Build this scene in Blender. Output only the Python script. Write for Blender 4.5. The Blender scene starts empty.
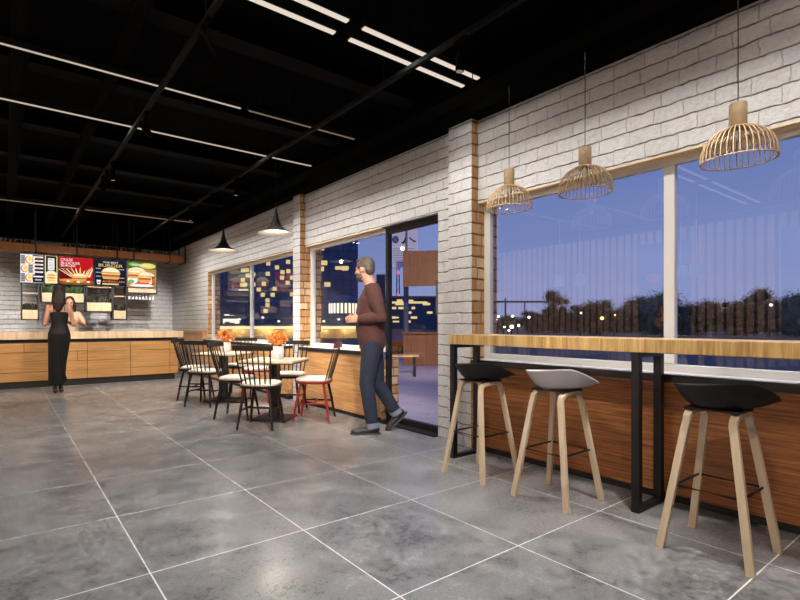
import bpy, bmesh, math, random
from mathutils import Vector, Matrix, Quaternion
from math import sin, cos, pi, radians as R
random.seed(7)
sc = bpy.context.scene
COL = sc.collection

# ------------------------------------------------------------------ camera
cd = bpy.data.cameras.new('camera'); cam = bpy.data.objects.new('camera', cd); COL.objects.link(cam)
cam.location = (0, 0, 1.10); cam.rotation_euler = (R(90), 0, R(-35.4))
cd.sensor_width = 36; cd.lens = 487/800*36; cd.shift_x = 50/800; cd.shift_y = 24/800
cd.clip_start = .05; cd.clip_end = 2000
sc.camera = cam
sc.view_settings.view_transform = 'Standard'; sc.view_settings.look = 'None'
sc.view_settings.gamma = 1; sc.view_settings.use_curve_mapping = False
sc.view_settings.exposure = 0.0
sc.cycles.max_bounces = 7; sc.cycles.diffuse_bounces = 3; sc.cycles.glossy_bounces = 3
sc.cycles.transparent_max_bounces = 10; sc.cycles.sample_clamp_indirect = 4
sc.cycles.caustics_reflective = False; sc.cycles.caustics_refractive = False
sc.cycles.use_denoising = True

# ------------------------------------------------------------------ dusk sky
w = bpy.data.worlds.new('dusk'); sc.world = w; w.use_nodes = True
nt = w.node_tree; nt.nodes.clear()
o_ = nt.nodes.new('ShaderNodeOutputWorld'); b_ = nt.nodes.new('ShaderNodeBackground')
tc = nt.nodes.new('ShaderNodeTexCoord'); sx = nt.nodes.new('ShaderNodeSeparateXYZ')
rp = nt.nodes.new('ShaderNodeValToRGB'); el = rp.color_ramp.elements
el[0].position = .0; el[0].color = (.05, .055, .09, 1)
el[1].position = 1.; el[1].color = (.035, .07, .26, 1)
for pos, c in ((.495, (.12, .14, .25)), (.502, (.30, .34, .58)), (.56, (.235, .30, .57)), (.68, (.15, .225, .52))):
    e = rp.color_ramp.elements.new(pos); e.color = (*c, 1)
mr = nt.nodes.new('ShaderNodeMapRange'); mr.inputs[1].default_value = -1; mr.inputs[2].default_value = 1
ns = nt.nodes.new('ShaderNodeTexNoise'); ns.inputs['Scale'].default_value = 3; ns.inputs['Detail'].default_value = 6
mp = nt.nodes.new('ShaderNodeMapping'); mp.inputs['Scale'].default_value = (1, 1, 6)
mx = nt.nodes.new('ShaderNodeMixRGB'); mx.blend_type = 'SOFT_LIGHT'; mx.inputs[0].default_value = .15
L = nt.links.new
L(tc.outputs['Generated'], sx.inputs[0]); L(sx.outputs[2], mr.inputs[0]); L(mr.outputs[0], rp.inputs[0])
L(tc.outputs['Generated'], mp.inputs[0]); L(mp.outputs[0], ns.inputs[0])
L(rp.outputs[0], mx.inputs[1]); L(ns.outputs[0], mx.inputs[2]); L(mx.outputs[0], b_.inputs[0]); L(b_.outputs[0], o_.inputs[0])
b_.inputs[1].default_value = 1.0

# ------------------------------------------------------------------ room lights (levels; lamps are made by their fittings)
WARM = (1, .90, .78); NEUT = (1, .96, .92)
WALL_SPOT = 100; GRAZE = 46; DOWN_SPOT = 190; COUNTER_SPOT = 170; LED_GLOW = .8; BULB_W = 70; LEFT_WASH = 900
def lamp(name, kind, loc, power, color=WARM, target=None, size=.08, angle=90, blend=.6, sy=None, parent=None):
    l = bpy.data.lights.new(name, kind); l.energy = power; l.color = color
    if kind == 'SPOT': l.spot_size = R(angle); l.spot_blend = blend; l.shadow_soft_size = size
    elif kind == 'AREA':
        l.size = size
        if sy: l.shape = 'RECTANGLE'; l.size_y = sy
    else: l.shadow_soft_size = size
    o = bpy.data.objects.new(name, l); COL.objects.link(o); o.location = loc
    if target is not None: o.rotation_euler = (Vector(target)-Vector(loc)).to_track_quat('-Z', 'Y').to_euler()
    if parent: o.parent = parent
    return o
# linear ceiling strips: soft light from the length of each one (rectangle lamps on the diffusers; the last one has no strip)
for (x0, x1, y, pw) in ((.5, 3.15, 2.70, 14), (0, 3.18, 5.31, 10), (0, 3.05, 9.62, 12), (.5, 3.0, .6, 10)):
    a = lamp('strip_lamp', 'AREA', ((x0+x1)/2, y, 3.085), pw, NEUT, ((x0+x1)/2, y, 0), x1-x0, sy=.05)

# ------------------------------------------------------------------ mesh helper
class MB:
    def __init__(s): s.v = []; s.f = []; s.m = []; s.s = []
    def add(s, vs, fs, m=0, smooth=False):
        n = len(s.v); s.v += [tuple(v) for v in vs]
        for f in fs: s.f.append([i+n for i in f]); s.m.append(m); s.s.append(smooth)
        return s
    def box(s, x0, x1, y0, y1, z0, z1, m=0):
        v = [(x, y, z) for z in (z0, z1) for y in (y0, y1) for x in (x0, x1)]
        return s.add(v, [(0, 2, 3, 1), (4, 5, 7, 6), (0, 1, 5, 4), (2, 6, 7, 3), (0, 4, 6, 2), (1, 3, 7, 5)], m)
    def mbox(s, M, x0, x1, y0, y1, z0, z1, m=0):
        n = len(s.v); s.box(x0, x1, y0, y1, z0, z1, m)
        for i in range(n, len(s.v)): s.v[i] = tuple(M @ Vector(s.v[i]))
        return s
    def bar(s, p, q, a, b=None, m=0, up=(0, 0, 1)):     # rectangular bar from p to q, section a x b
        b = b or a; p = Vector(p); q = Vector(q); d = (q-p).normalized(); u = Vector(up)
        if abs(d.dot(u)) > .95: u = Vector((1, 0, 0))
        r = d.cross(u).normalized(); t = r.cross(d)
        vs = [c+r*i*a/2+t*j*b/2 for c in (p, q) for (i, j) in ((-1, -1), (1, -1), (1, 1), (-1, 1))]
        return s.add(vs, [(3, 2, 1, 0), (4, 5, 6, 7), (0, 1, 5, 4), (1, 2, 6, 5), (2, 3, 7, 6), (3, 0, 4, 7)], m)
    def rings(s, rs, m=0, cap=True, smooth=True, closed=False):
        n = len(rs[0]); vs = [v for r in rs for v in r]; fs = []
        k = len(rs)
        for i in range(k if closed else k-1):
            j = (i+1) % k
            for a in range(n):
                b = (a+1) % n; fs.append((i*n+a, i*n+b, j*n+b, j*n+a))
        s.add(vs, fs, m, smooth)
        if cap and not closed:
            s.add(rs[0], [tuple(range(n))[::-1]], m); s.add(rs[-1], [tuple(range(n))], m)
        return s
    def tube(s, pts, r, n=8, m=0, closed=False, cap=True, flat=1.0):
        pts = [Vector(p) for p in pts]; k = len(pts); rs = []; prev = None
        for i, p in enumerate(pts):
            rad = r[i] if isinstance(r, (list, tuple)) else r
            if closed: d = (pts[(i+1) % k]-pts[i-1]).normalized()
            else: d = (pts[min(i+1, k-1)]-pts[max(i-1, 0)]).normalized()
            if prev is None:
                u = Vector((0, 0, 1)) if abs(d.z) < .9 else Vector((1, 0, 0))
                a = d.cross(u).normalized()
            else:
                a = (prev-d*prev.dot(d)).normalized()
            prev = a; b = d.cross(a)
            rs.append([p+a*rad*cos(2*pi*q/n)+b*rad*flat*sin(2*pi*q/n) for q in range(n)])
        return s.rings(rs, m, cap, n > 4, closed)
    def cyl(s, p, q, r0, r1=None, n=16, m=0): return s.tube([p, q], [r0, r0 if r1 is None else r1], n, m)
    def lathe(s, prof, c=(0, 0, 0), n=24, m=0, cap=False):
        rs = [[(c[0]+r*cos(2*pi*a/n), c[1]+r*sin(2*pi*a/n), c[2]+z) for a in range(n)] for r, z in prof]
        return s.rings(rs, m, cap)
    def ell(s, c, r, rot=None, n=14, k=9, m=0):
        c = Vector(c); rs = []
        for i in range(1, k):
            t = pi*i/k
            ring = []
            for a in range(n):
                p = Vector((r[0]*sin(t)*cos(2*pi*a/n), r[1]*sin(t)*sin(2*pi*a/n), -r[2]*cos(t)))
                if rot: p = rot @ p
                ring.append(c+p)
            rs.append(ring)
        return s.rings(rs, m, True, True)
    def limb(s, pts, rads, n=14):
        s.tube(pts, list(rads), n)
        for p, r in zip(pts, rads): s.ell(p, (r, r, r), n=n)
        return s
    def oval(s, levels, n=24, m=0, p=2.3):              # stacked super-ellipse rings: (cx, cy, z, rx, ry)
        rs = []
        for cx, cy, z, rx, ry in levels:
            ring = []
            for a in range(n):
                t = 2*pi*a/n; c, q = cos(t), sin(t)
                ring.append((cx+rx*math.copysign(abs(c)**(2/p), c), cy+ry*math.copysign(abs(q)**(2/p), q), z))
            rs.append(ring)
        return s.rings(rs, m, True, True)
    def prism(s, poly, y0, y1, m=0):                    # x-z outline extruded along y
        n = len(poly); vs = [(x, y0, z) for x, z in poly]+[(x, y1, z) for x, z in poly]
        fs = [tuple(range(n)), tuple(range(2*n-1, n-1, -1))]+[(i, i+n, (i+1) % n+n, (i+1) % n) for i in range(n)]
        return s.add(vs, fs, m)
    def mesh(s, name, mats):
        me = bpy.data.meshes.new(name); me.from_pydata(s.v, [], s.f)
        for m in (mats if isinstance(mats, (list, tuple)) else [mats]): me.materials.append(m)
        me.polygons.foreach_set('material_index', s.m); me.polygons.foreach_set('use_smooth', s.s)
        me.update(); return me
    def build(s, name, mats, parent=None, bev=0, loc=None):
        o = bpy.data.objects.new(name, s.mesh(name, mats)); COL.objects.link(o)
        if loc: o.location = loc
        if parent: o.parent = parent
        if bev:
            b = o.modifiers.new('bevel', 'BEVEL'); b.width = bev; b.segments = 2; b.limit_method = 'ANGLE'
        return o
def tag(o, label=None, cat=None, group=None, kind=None):
    if label: o['label'] = label
    if cat: o['category'] = cat
    if group: o['group'] = group
    if kind: o['kind'] = kind
    return o
def thing(name, label, cat, loc=(0, 0, 0), rz=0, group=None, kind=None):
    o = bpy.data.objects.new(name, None); COL.objects.link(o); o.empty_display_size = .1
    o.location = loc; o.rotation_euler = (0, 0, rz)
    return tag(o, label, cat, group, kind)
def struct(name, mb, mats, bev=0, parent=None, label=None, cat=None):
    o = mb.build(name, mats, parent, bev)
    if not parent: tag(o, label, cat, kind='structure')
    return o
def copy_tree(o, parent=None):
    c = o.copy(); COL.objects.link(c)
    if parent: c.parent = parent
    for ch in list(o.children): copy_tree(ch, c)
    return c

# ------------------------------------------------------------------ materials
def base_mat(name):
    m = bpy.data.materials.new(name); m.use_nodes = True
    return m, m.node_tree, m.node_tree.nodes['Principled BSDF']
def plain(name, c, rough=.5, metal=0, noise=.0, spec=.5, nscale=20, bump=0, coat=0):
    m, t, p = base_mat(name); p.inputs['Roughness'].default_value = rough; p.inputs['Metallic'].default_value = metal
    p.inputs['Specular IOR Level'].default_value = spec; p.inputs['Coat Weight'].default_value = coat
    if noise or bump:
        tc = t.nodes.new('ShaderNodeTexCoord'); n = t.nodes.new('ShaderNodeTexNoise'); n.inputs['Scale'].default_value = nscale; n.inputs['Detail'].default_value = 5
        t.links.new(tc.outputs['Object'], n.inputs[0])
        r = t.nodes.new('ShaderNodeValToRGB'); r.color_ramp.elements[0].position = .3; r.color_ramp.elements[1].position = .7
        r.color_ramp.elements[0].color = (*[x*(1-noise) for x in c], 1); r.color_ramp.elements[1].color = (*[min(1, x*(1+noise)) for x in c], 1)
        t.links.new(n.outputs[0], r.inputs[0]); t.links.new(r.outputs[0], p.inputs['Base Color'])
        if bump:
            b = t.nodes.new('ShaderNodeBump'); b.inputs['Strength'].default_value = bump; b.inputs['Distance'].default_value = .01
            t.links.new(n.outputs[0], b.inputs['Height']); t.links.new(b.outputs[0], p.inputs['Normal'])
    else: p.inputs['Base Color'].default_value = (*c, 1)
    return m
def wood(name, c0, c1, stretch=(1, 14, 14), scale=1.6, rough=.45, contrast=(.3, .7), fine=.25, bump=.1):
    m, t, p = base_mat(name); N = t.nodes.new; K = t.links.new
    tc = N('ShaderNodeTexCoord'); mp = N('ShaderNodeMapping'); mp.inputs['Scale'].default_value = stretch
    n1 = N('ShaderNodeTexNoise'); n1.inputs['Scale'].default_value = scale; n1.inputs['Detail'].default_value = 4; n1.inputs['Distortion'].default_value = .6
    n2 = N('ShaderNodeTexNoise'); n2.inputs['Scale'].default_value = scale*7; n2.inputs['Detail'].default_value = 6
    mx = N('ShaderNodeMixRGB'); mx.inputs[0].default_value = fine
    r = N('ShaderNodeValToRGB'); e = r.color_ramp.elements; e[0].position, e[1].position = contrast
    e[0].color = (*c0, 1); e[1].color = (*c1, 1)
    K(tc.outputs['Object'], mp.inputs[0]); K(mp.outputs[0], n1.inputs[0]); K(mp.outputs[0], n2.inputs[0])
    K(n1.outputs[0], mx.inputs[1]); K(n2.outputs[0], mx.inputs[2]); K(mx.outputs[0], r.inputs[0]); K(r.outputs[0], p.inputs['Base Color'])
    b = N('ShaderNodeBump'); b.inputs['Strength'].default_value = bump; b.inputs['Distance'].default_value = .003
    K(mx.outputs[0], b.inputs['Height']); K(b.outputs[0], p.inputs['Normal'])
    p.inputs['Roughness'].default_value = rough
    return m
def brick(name, ca, cb, cm, axes=(1, 2), bw=.20, rh=.10, mortar=.0028, rough=.75, bump=1.0, wobble=.026, bed=.0068):
    m, t, p = base_mat(name); N = t.nodes.new; K = t.links.new
    tc = N('ShaderNodeTexCoord'); sp = N('ShaderNodeSeparateXYZ'); cb_ = N('ShaderNodeCombineXYZ')
    K(tc.outputs['Object'], sp.inputs[0]); K(sp.outputs[axes[0]], cb_.inputs[0]); K(sp.outputs[axes[1]], cb_.inputs[1])
    nz = N('ShaderNodeTexNoise'); nz.inputs['Scale'].default_value = 16; nz.inputs['Detail'].default_value = 5
    K(cb_.outputs[0], nz.inputs[0])
    sub = N('ShaderNodeVectorMath'); sub.operation = 'SUBTRACT'; sub.inputs[1].default_value = (.5, .5, .5); K(nz.outputs['Color'], sub.inputs[0])
    scl = N('ShaderNodeVectorMath'); scl.operation = 'SCALE'; scl.inputs['Scale'].default_value = wobble; K(sub.outputs[0], scl.inputs[0])
    ad = N('ShaderNodeVectorMath'); K(cb_.outputs[0], ad.inputs[0]); K(scl.outputs[0], ad.inputs[1])
    br = N('ShaderNodeTexBrick'); br.inputs['Scale'].default_value = 1; br.inputs['Brick Width'].default_value = bw
    br.inputs['Row Height'].default_value = rh; br.inputs['Mortar Size'].default_value = mortar; br.inputs['Mortar Smooth'].default_value = .35
    br.inputs['Color1'].default_value = (*ca, 1); br.inputs['Color2'].default_value = (*cb, 1); br.inputs['Mortar'].default_value = (*cm, 1); br.offset_frequency = 2; br.squash = .85; br.squash_frequency = 3
    K(ad.outputs[0], br.inputs[0])
    sy = N('ShaderNodeSeparateXYZ'); K(ad.outputs[0], sy.inputs[0])
    dv = N('ShaderNodeMath'); dv.operation = 'DIVIDE'; dv.inputs[1].default_value = rh; K(sy.outputs[1], dv.inputs[0])
    fr = N('ShaderNodeMath'); fr.operation = 'FRACT'; K(dv.outputs[0], fr.inputs[0])
    pp = N('ShaderNodeMath'); pp.operation = 'PINGPONG'; pp.inputs[1].default_value = .5; K(fr.outputs[0], pp.inputs[0])
    hl = N('ShaderNodeMapRange'); hl.inputs[1].default_value = .015; hl.inputs[2].default_value = bed/rh; hl.inputs[3].default_value = 1; hl.inputs[4].default_value = 0; K(pp.outputs[0], hl.inputs[0])
    n3 = N('ShaderNodeTexNoise'); n3.inputs['Scale'].default_value = 11; n3.inputs['Detail'].default_value = 4; K(tc.outputs['Object'], n3.inputs[0])
    br3 = N('ShaderNodeMapRange'); br3.inputs[1].default_value = .36; br3.inputs[2].default_value = .56; br3.inputs[3].default_value = .3; br3.inputs[4].default_value = 1; K(n3.outputs[0], br3.inputs[0])
    hm = N('ShaderNodeMath'); hm.operation = 'MULTIPLY'; K(hl.outputs[0], hm.inputs[0]); K(br3.outputs[0], hm.inputs[1])
    bm_ = N('ShaderNodeMixRGB'); K(hm.outputs[0], bm_.inputs[0]); K(br.outputs[0], bm_.inputs[1]); bm_.inputs[2].default_value = (*cm, 1)
    br.inputs['Mortar'].default_value = (*[x*.60+y_*.40 for x, y_ in zip(ca, cm)], 1)
    br_col = bm_
    n2 = N('ShaderNodeTexNoise'); n2.inputs['Scale'].default_value = 36; n2.inputs['Detail'].default_value = 8; K(tc.outputs['Object'], n2.inputs[0])
    r = N('ShaderNodeValToRGB'); r.color_ramp.elements[0].position = .3; r.color_ramp.elements[0].color = (.72, .72, .72, 1); r.color_ramp.elements[1].position = .55; r.color_ramp.elements[1].color = (1, 1, 1, 1)
    K(n2.outputs[0], r.inputs[0])
    mu = N('ShaderNodeMixRGB'); mu.blend_type = 'MULTIPLY'; mu.inputs[0].default_value = .5; K(br_col.outputs[0], mu.inputs[1]); K(r.outputs[0], mu.inputs[2]); K(mu.outputs[0], p.inputs['Base Color'])
    h = N('ShaderNodeMath'); h.operation = 'MULTIPLY'; h.inputs[1].default_value = -1.0; mxx = N('ShaderNodeMath'); mxx.operation = 'MAXIMUM'; K(br.outputs['Fac'], mxx.inputs[0]); K(hl.outputs[0], mxx.inputs[1]); K(mxx.outputs[0], h.inputs[0])
    h2 = N('ShaderNodeMath'); h2.operation = 'MULTIPLY_ADD'; h2.inputs[1].default_value = .75; K(n2.outputs[0], h2.inputs[0]); K(h.outputs[0], h2.inputs[2])
    b = N('ShaderNodeBump'); b.inputs['Strength'].default_value = bump; b.inputs['Distance'].default_value = .012
    K(h2.outputs[0], b.inputs['Height']); K(b.outputs[0], p.inputs['Normal']); p.inputs['Roughness'].default_value = rough
    return m
def emit(name, c, s=1.0):
    m = bpy.data.materials.new(name); m.use_nodes = True; t = m.node_tree; t.nodes.clear()
    e = t.nodes.new('ShaderNodeEmission'); e.inputs[0].default_value = (*c, 1); e.inputs[1].default_value = s
    o = t.nodes.new('ShaderNodeOutputMaterial'); t.links.new(e.outputs[0], o.inputs[0]); return m
def glass_mat(name, ior=1.75, tint=(.96, .97, 1)):
    m = bpy.data.materials.new(name); m.use_nodes = True; t = m.node_tree; t.nodes.clear(); N = t.nodes.new; K = t.links.new
    o = N('ShaderNodeOutputMaterial'); mx = N('ShaderNodeMixShader'); tr = N('ShaderNodeBsdfTransparent'); gl = N('ShaderNodeBsdfGlossy')
    tr.inputs[0].default_value = (*tint, 1); gl.inputs['Roughness'].default_value = 0.0
    fr = N('ShaderNodeFresnel'); fr.inputs[0].default_value = ior; ge = N('ShaderNodeNewGeometry')
    sb = N('ShaderNodeMath'); sb.operation = 'SUBTRACT'; sb.inputs[0].default_value = 1; K(ge.outputs['Backfacing'], sb.inputs[1])
    mu = N('ShaderNodeMath'); mu.operation = 'MULTIPLY'; K(fr.outputs[0], mu.inputs[0]); K(sb.outputs[0], mu.inputs[1])
    K(mu.outputs[0], mx.inputs[0]); K(tr.outputs[0], mx.inputs[1]); K(gl.outputs[0], mx.inputs[2]); K(mx.outputs[0], o.inputs[0])
    return m
def floor_mat():
    m, t, p = base_mat('grey_tile'); N = t.nodes.new; K = t.links.new
    tc = N('ShaderNodeTexCoord'); sp = N('ShaderNodeSeparateXYZ'); K(tc.outputs['Object'], sp.inputs[0])
    def grid(out, off):
        a = N('ShaderNodeMath'); a.operation = 'ADD'; a.inputs[1].default_value = -off+100*.777; K(out, a.inputs[0])
        d = N('ShaderNodeMath'); d.operation = 'DIVIDE'; d.inputs[1].default_value = .777; K(a.outputs[0], d.inputs[0])
        f = N('ShaderNodeMath'); f.operation = 'FRACT'; K(d.outputs[0], f.inputs[0])
        s = N('ShaderNodeMath'); s.operation = 'SUBTRACT'; s.inputs[1].default_value = .5; K(f.outputs[0], s.inputs[0])
        b = N('ShaderNodeMath'); b.operation = 'ABSOLUTE'; K(s.outputs[0], b.inputs[0])
        g = N('ShaderNodeMath'); g.operation = 'GREATER_THAN'; g.inputs[1].default_value = .5-.0040; K(b.outputs[0], g.inputs[0])
        fl = N('ShaderNodeMath'); fl.operation = 'FLOOR'; K(d.outputs[0], fl.inputs[0])
        return g, fl
    gx, fx = grid(sp.outputs[0], .527); gy, fy = grid(sp.outputs[1], 2.263)
    mx = N('ShaderNodeMath'); mx.operation = 'MAXIMUM'; K(gx.outputs[0], mx.inputs[0]); K(gy.outputs[0], mx.inputs[1])
    cv = N('ShaderNodeCombineXYZ'); K(fx.outputs[0], cv.inputs[0]); K(fy.outputs[0], cv.inputs[1])
    wn = N('ShaderNodeTexWhiteNoise'); K(cv.outputs[0], wn.inputs['Vector'])
    sc_ = N('ShaderNodeVectorMath'); sc_.operation = 'SCALE'; sc_.inputs['Scale'].default_value = 7; K(wn.outputs['Color'], sc_.inputs[0])
    ad = N('ShaderNodeVectorMath'); K(tc.outputs['Object'], ad.inputs[0]); K(sc_.outputs[0], ad.inputs[1])
    n1 = N('ShaderNodeTexNoise'); n1.inputs['Scale'].default_value = 4.2; n1.inputs['Detail'].default_value = 9; n1.inputs['Roughness'].default_value = .62; n1.inputs['Distortion'].default_value = .1; K(ad.outputs[0], n1.inputs[0])
    n2 = N('ShaderNodeTexNoise'); n2.inputs['Scale'].default_value = 38; n2.inputs['Detail'].default_value = 8; n2.inputs['Roughness'].default_value = .75; K(ad.outputs[0], n2.inputs[0])
    mn = N('ShaderNodeMixRGB'); mn.inputs[0].default_value = .6; K(n1.outputs[0], mn.inputs[1]); K(n2.outputs[0], mn.inputs[2])
    r = N('ShaderNodeValToRGB'); e = r.color_ramp.elements; e[0].position = .40; e[0].color = (.085, .085, .087, 1); e[1].position = .60; e[1].color = (.35, .35, .354, 1); K(mn.outputs[0], r.inputs[0])
    mc = N('ShaderNodeMixRGB'); K(mx.outputs[0], mc.inputs[0]); K(r.outputs[0], mc.inputs[1]); mc.inputs[2].default_value = (.86, .86, .85, 1)
    K(mc.outputs[0], p.inputs['Base Color'])
    rr = N('ShaderNodeMapRange'); rr.inputs[1].default_value = .35; rr.inputs[2].default_value = .65; rr.inputs[3].default_value = .36; rr.inputs[4].default_value = .20; K(mn.outputs[0], rr.inputs[0]); K(rr.outputs[0], p.inputs['Roughness'])
    b = N('ShaderNodeBump'); b.inputs['Strength'].default_value = .03; b.inputs['Distance'].default_value = .003; K(mn.outputs[0], b.inputs['Height']); K(b.outputs[0], p.inputs['Normal'])
    return m
M = dict(
 floor=floor_mat(),
 black_ceiling=plain('black_ceiling', (.0012, .0010, .0009), .95, spec=.04, noise=.3, nscale=3),
 black_beam=plain('black_beam', (.0020, .0016, .0013), .8, spec=.08),
 black_pipe=plain('black_pipe', (.003, .0026, .0024), .7, spec=.1),
 black_metal=plain('black_metal', (.007, .007, .008), .5, spec=.35, noise=.15, nscale=40),
 black_board=plain('black_board', (.010, .010, .010), .5),
 white_x=brick('white_brick_side', (.72, .715, .70), (.66, .655, .64), (.20, .13, .085)),
 white_y=brick('white_brick_back', (.70, .69, .68), (.64, .63, .62), (.16, .13, .11), axes=(0, 2)),
 raw_y=brick('raw_brick', (.50, .25, .09), (.78, .55, .32), (.14, .06, .025), axes=(0, 2), bw=.14, rh=.10, mortar=.008, wobble=.02, bed=.013),
 frame=plain('white_frame', (.78, .76, .73), .4),
 head=wood('pine_head', (.74, .54, .32), (.88, .70, .46), (14, 1, 14)),
 panel=wood('light_oak_panel', (.40, .175, .06), (.72, .42, .185), (30, 1.0, 30), 1.4, .42, (.34, .64), .3),
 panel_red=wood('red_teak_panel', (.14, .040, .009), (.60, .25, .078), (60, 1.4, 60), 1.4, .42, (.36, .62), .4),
 counter=wood('oak_counter', (.40, .19, .06), (.60, .33, .125), (.9, 22, 22), 1.6, .4, (.36, .64), .35),
 butcher=wood('pale_butcher', (.66, .43, .25), (.92, .72, .50), (7, 2, .6), 2, .35),
 bar=wood('oak_bar', (.34, .19, .055), (.70, .47, .19), (4, 12, .6), 1.6, .28, (.38, .62), .4),
 planter=wood('pale_planter', (.48, .31, .17), (.64, .45, .28), (9, 2, 1), 2, .45),
 shelfwood=wood('orange_shelf', (.30, .105, .018), (.46, .19, .045), (9, 2, 1), 2, .45),
 legwood=wood('birch_leg', (.72, .55, .36), (.85, .69, .49), (16, 16, 1.5), 2, .45),
 ribwood=plain('rib_wood', (.43, .29, .16), .5, noise=.15, nscale=30),
 shell_black=plain('shell_black', (.010, .010, .011), .55, spec=.3), shell_white=plain('shell_white', (.74, .73, .73), .35),
 cushion=plain('cream_cushion', (.74, .67, .58), .85, noise=.06, nscale=60, bump=.1),
 chair_black=plain('chair_black', (.010, .008, .007), .42, spec=.3), chair_red=plain('chair_red', (.26, .010, .012), .38), chair_brown=plain('chair_brown', (.035, .025, .018), .42),
 tabletop=plain('pale_laminate', (.74, .62, .47), .35, noise=.06, nscale=8), table_edge=plain('table_edge', (.05, .03, .02), .5),
 ceramic=plain('white_ceramic', (.78, .72, .68), .35), flower=plain('orange_petal', (.86, .25, .035), .6, noise=.3, nscale=60), flower2=plain('pale_petal', (.95, .50, .16), .6),
 glass=glass_mat('window_glass', 2.15), door_glass=glass_mat('door_glass', 1.6),
 lampwhite=plain('lamp_inner_white', (.80, .72, .62), .5),
 led_thin=emit('led_strip_thin', (1, .80, .64), .55), bulb_off=plain('bulb_frosted', (.75, .70, .62), .3), led=emit('led_strip', (1, .86, .72), LED_GLOW), led_dim=emit('led_strip_dim', (1, .72, .5), .18), bulb=emit('bulb_glow', (1, .85, .66), 9), spot_face=emit('spot_face', (1, .85, .65), .25),
 foliage=plain('dark_foliage', (.025, .055, .012), .6, noise=.4, nscale=15), foliage_dry=plain('dry_foliage', (.030, .026, .018), .7, noise=.4, nscale=15),
 skin=plain('skin', (.44, .22, .135), .5, noise=.05, nscale=12), skin_man=plain('skin_man', (.52, .28, .19), .5, noise=.05, nscale=12),
 hair_dark=plain('hair_dark', (.016, .009, .007), .6, spec=.25, noise=.3, nscale=50), hair_grey=plain('hair_grey', (.075, .06, .05), .6, noise=.5, nscale=90),
 dress=plain('black_dress', (.006, .006, .007), .65, spec=.25, noise=.2, nscale=9), sweater=plain('brown_sweater', (.055, .019, .016), .9, noise=.22, nscale=55, bump=.15),
 jeans=plain('dark_jeans', (.007, .012, .030), .85, noise=.3, nscale=25), jeans_cuff=plain('jeans_cuff', (.16, .19, .26), .85), shoe=plain('dark_shoe', (.014, .014, .017), .5), sole=plain('shoe_sole', (.05, .05, .055), .7),
 blouse=plain('beige_blouse', (.42, .30, .21), .8, noise=.06, nscale=20), trousers=plain('dark_trousers', (.02, .02, .022), .8), eye=plain('eye_dark', (.02, .015, .012), .2), lips=plain('lips', (.42, .12, .10), .5),
)

# ================================================================== THE SETTING
XW, XP = 3.46, 3.372          # wall face, pilaster face
ZT, ZH = 2.92, 2.19          # top of the brick, window heads
Y_BACK = 12.6
struct('floor', MB().box(-3.6, 3.72, -2.6, 12.8, -.1, 0), M['floor'], label='large grey stone floor tiles with pale joints', cat='floor')
# right wall: solid pieces round the openings, white brick with raw brick reveals (material 1)
def wall_piece(mb, y0, y1, z0, z1, x0=XW, x1=3.72):
    n = len(mb.m); mb.box(x0, x1, y0, y1, z0, z1)
    mb.m[n+2] = 1; mb.m[n+3] = 1                       # faces towards -Y and +Y: raw brick
    return mb
wm = MB()
wall_piece(wm, -2.6, -1.45, 0, ZT); wall_piece(wm, -1.45, 2.888, 0, .70); wall_piece(wm, -1.45, 2.888, ZH, ZT)
wall_piece(wm, 2.888, 3.383, 0, ZT); wall_piece(wm, 3.383, 5.95, ZH, ZT); wall_piece(wm, 4.262, 5.95, 0, .70)
wall_piece(wm, 5.95, 6.31, 0, ZT); wall_piece(wm, 6.31, 9.967, 0, .70); wall_piece(wm, 6.31, 9.967, ZH, ZT); wall_piece(wm, 9.967, 12.8, 0, ZT)
struct('wall_right', wm, [M['white_x'], M['raw_y']], label='white painted brick wall with the windows', cat='wall')
for y0, y1, lb in ((2.888, 3.165, 'white brick pilaster beside the glass door'), (5.95, 6.155, 'white brick pilaster between the two left windows')):
    p = MB(); wall_piece(p, y0, y1, 0, ZT, XP, XW-.0005); struct('pilaster', p, [M['white_x'], M['raw_y']], .004, label=lb, cat='pilaster')
struct('wall_back', MB().box(-3.6, XW, Y_BACK, 12.8, 0, 3.4), M['white_y'], label='white painted brick wall behind the counter', cat='wall')
struct('wall_front', MB().box(-3.6, 3.72, -2.6, -2.45, 0, 3.4), plain('grey_plaster', (.30, .28, .26), .8), label='plain wall behind the viewpoint', cat='wall')
# left wall: vertical timber slats (seen as a reflection in the windows)
lw = MB(); lw.box(-3.6, -3.44, -2.45, Y_BACK, 0, 3.4, 1)
y = -2.4
while y < 12.4:
    lw.box(-3.44, -3.40, y, y+.088, 0, 2.95, 0); y += .145
struct('wall_left', lw, [wood('slat_wood', (.48, .30, .20), (.62, .42, .30), (9, 9, 1), 2), plain('slat_gap', (.02, .015, .012), .8)], label='wall of vertical timber slats', cat='wall')
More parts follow.
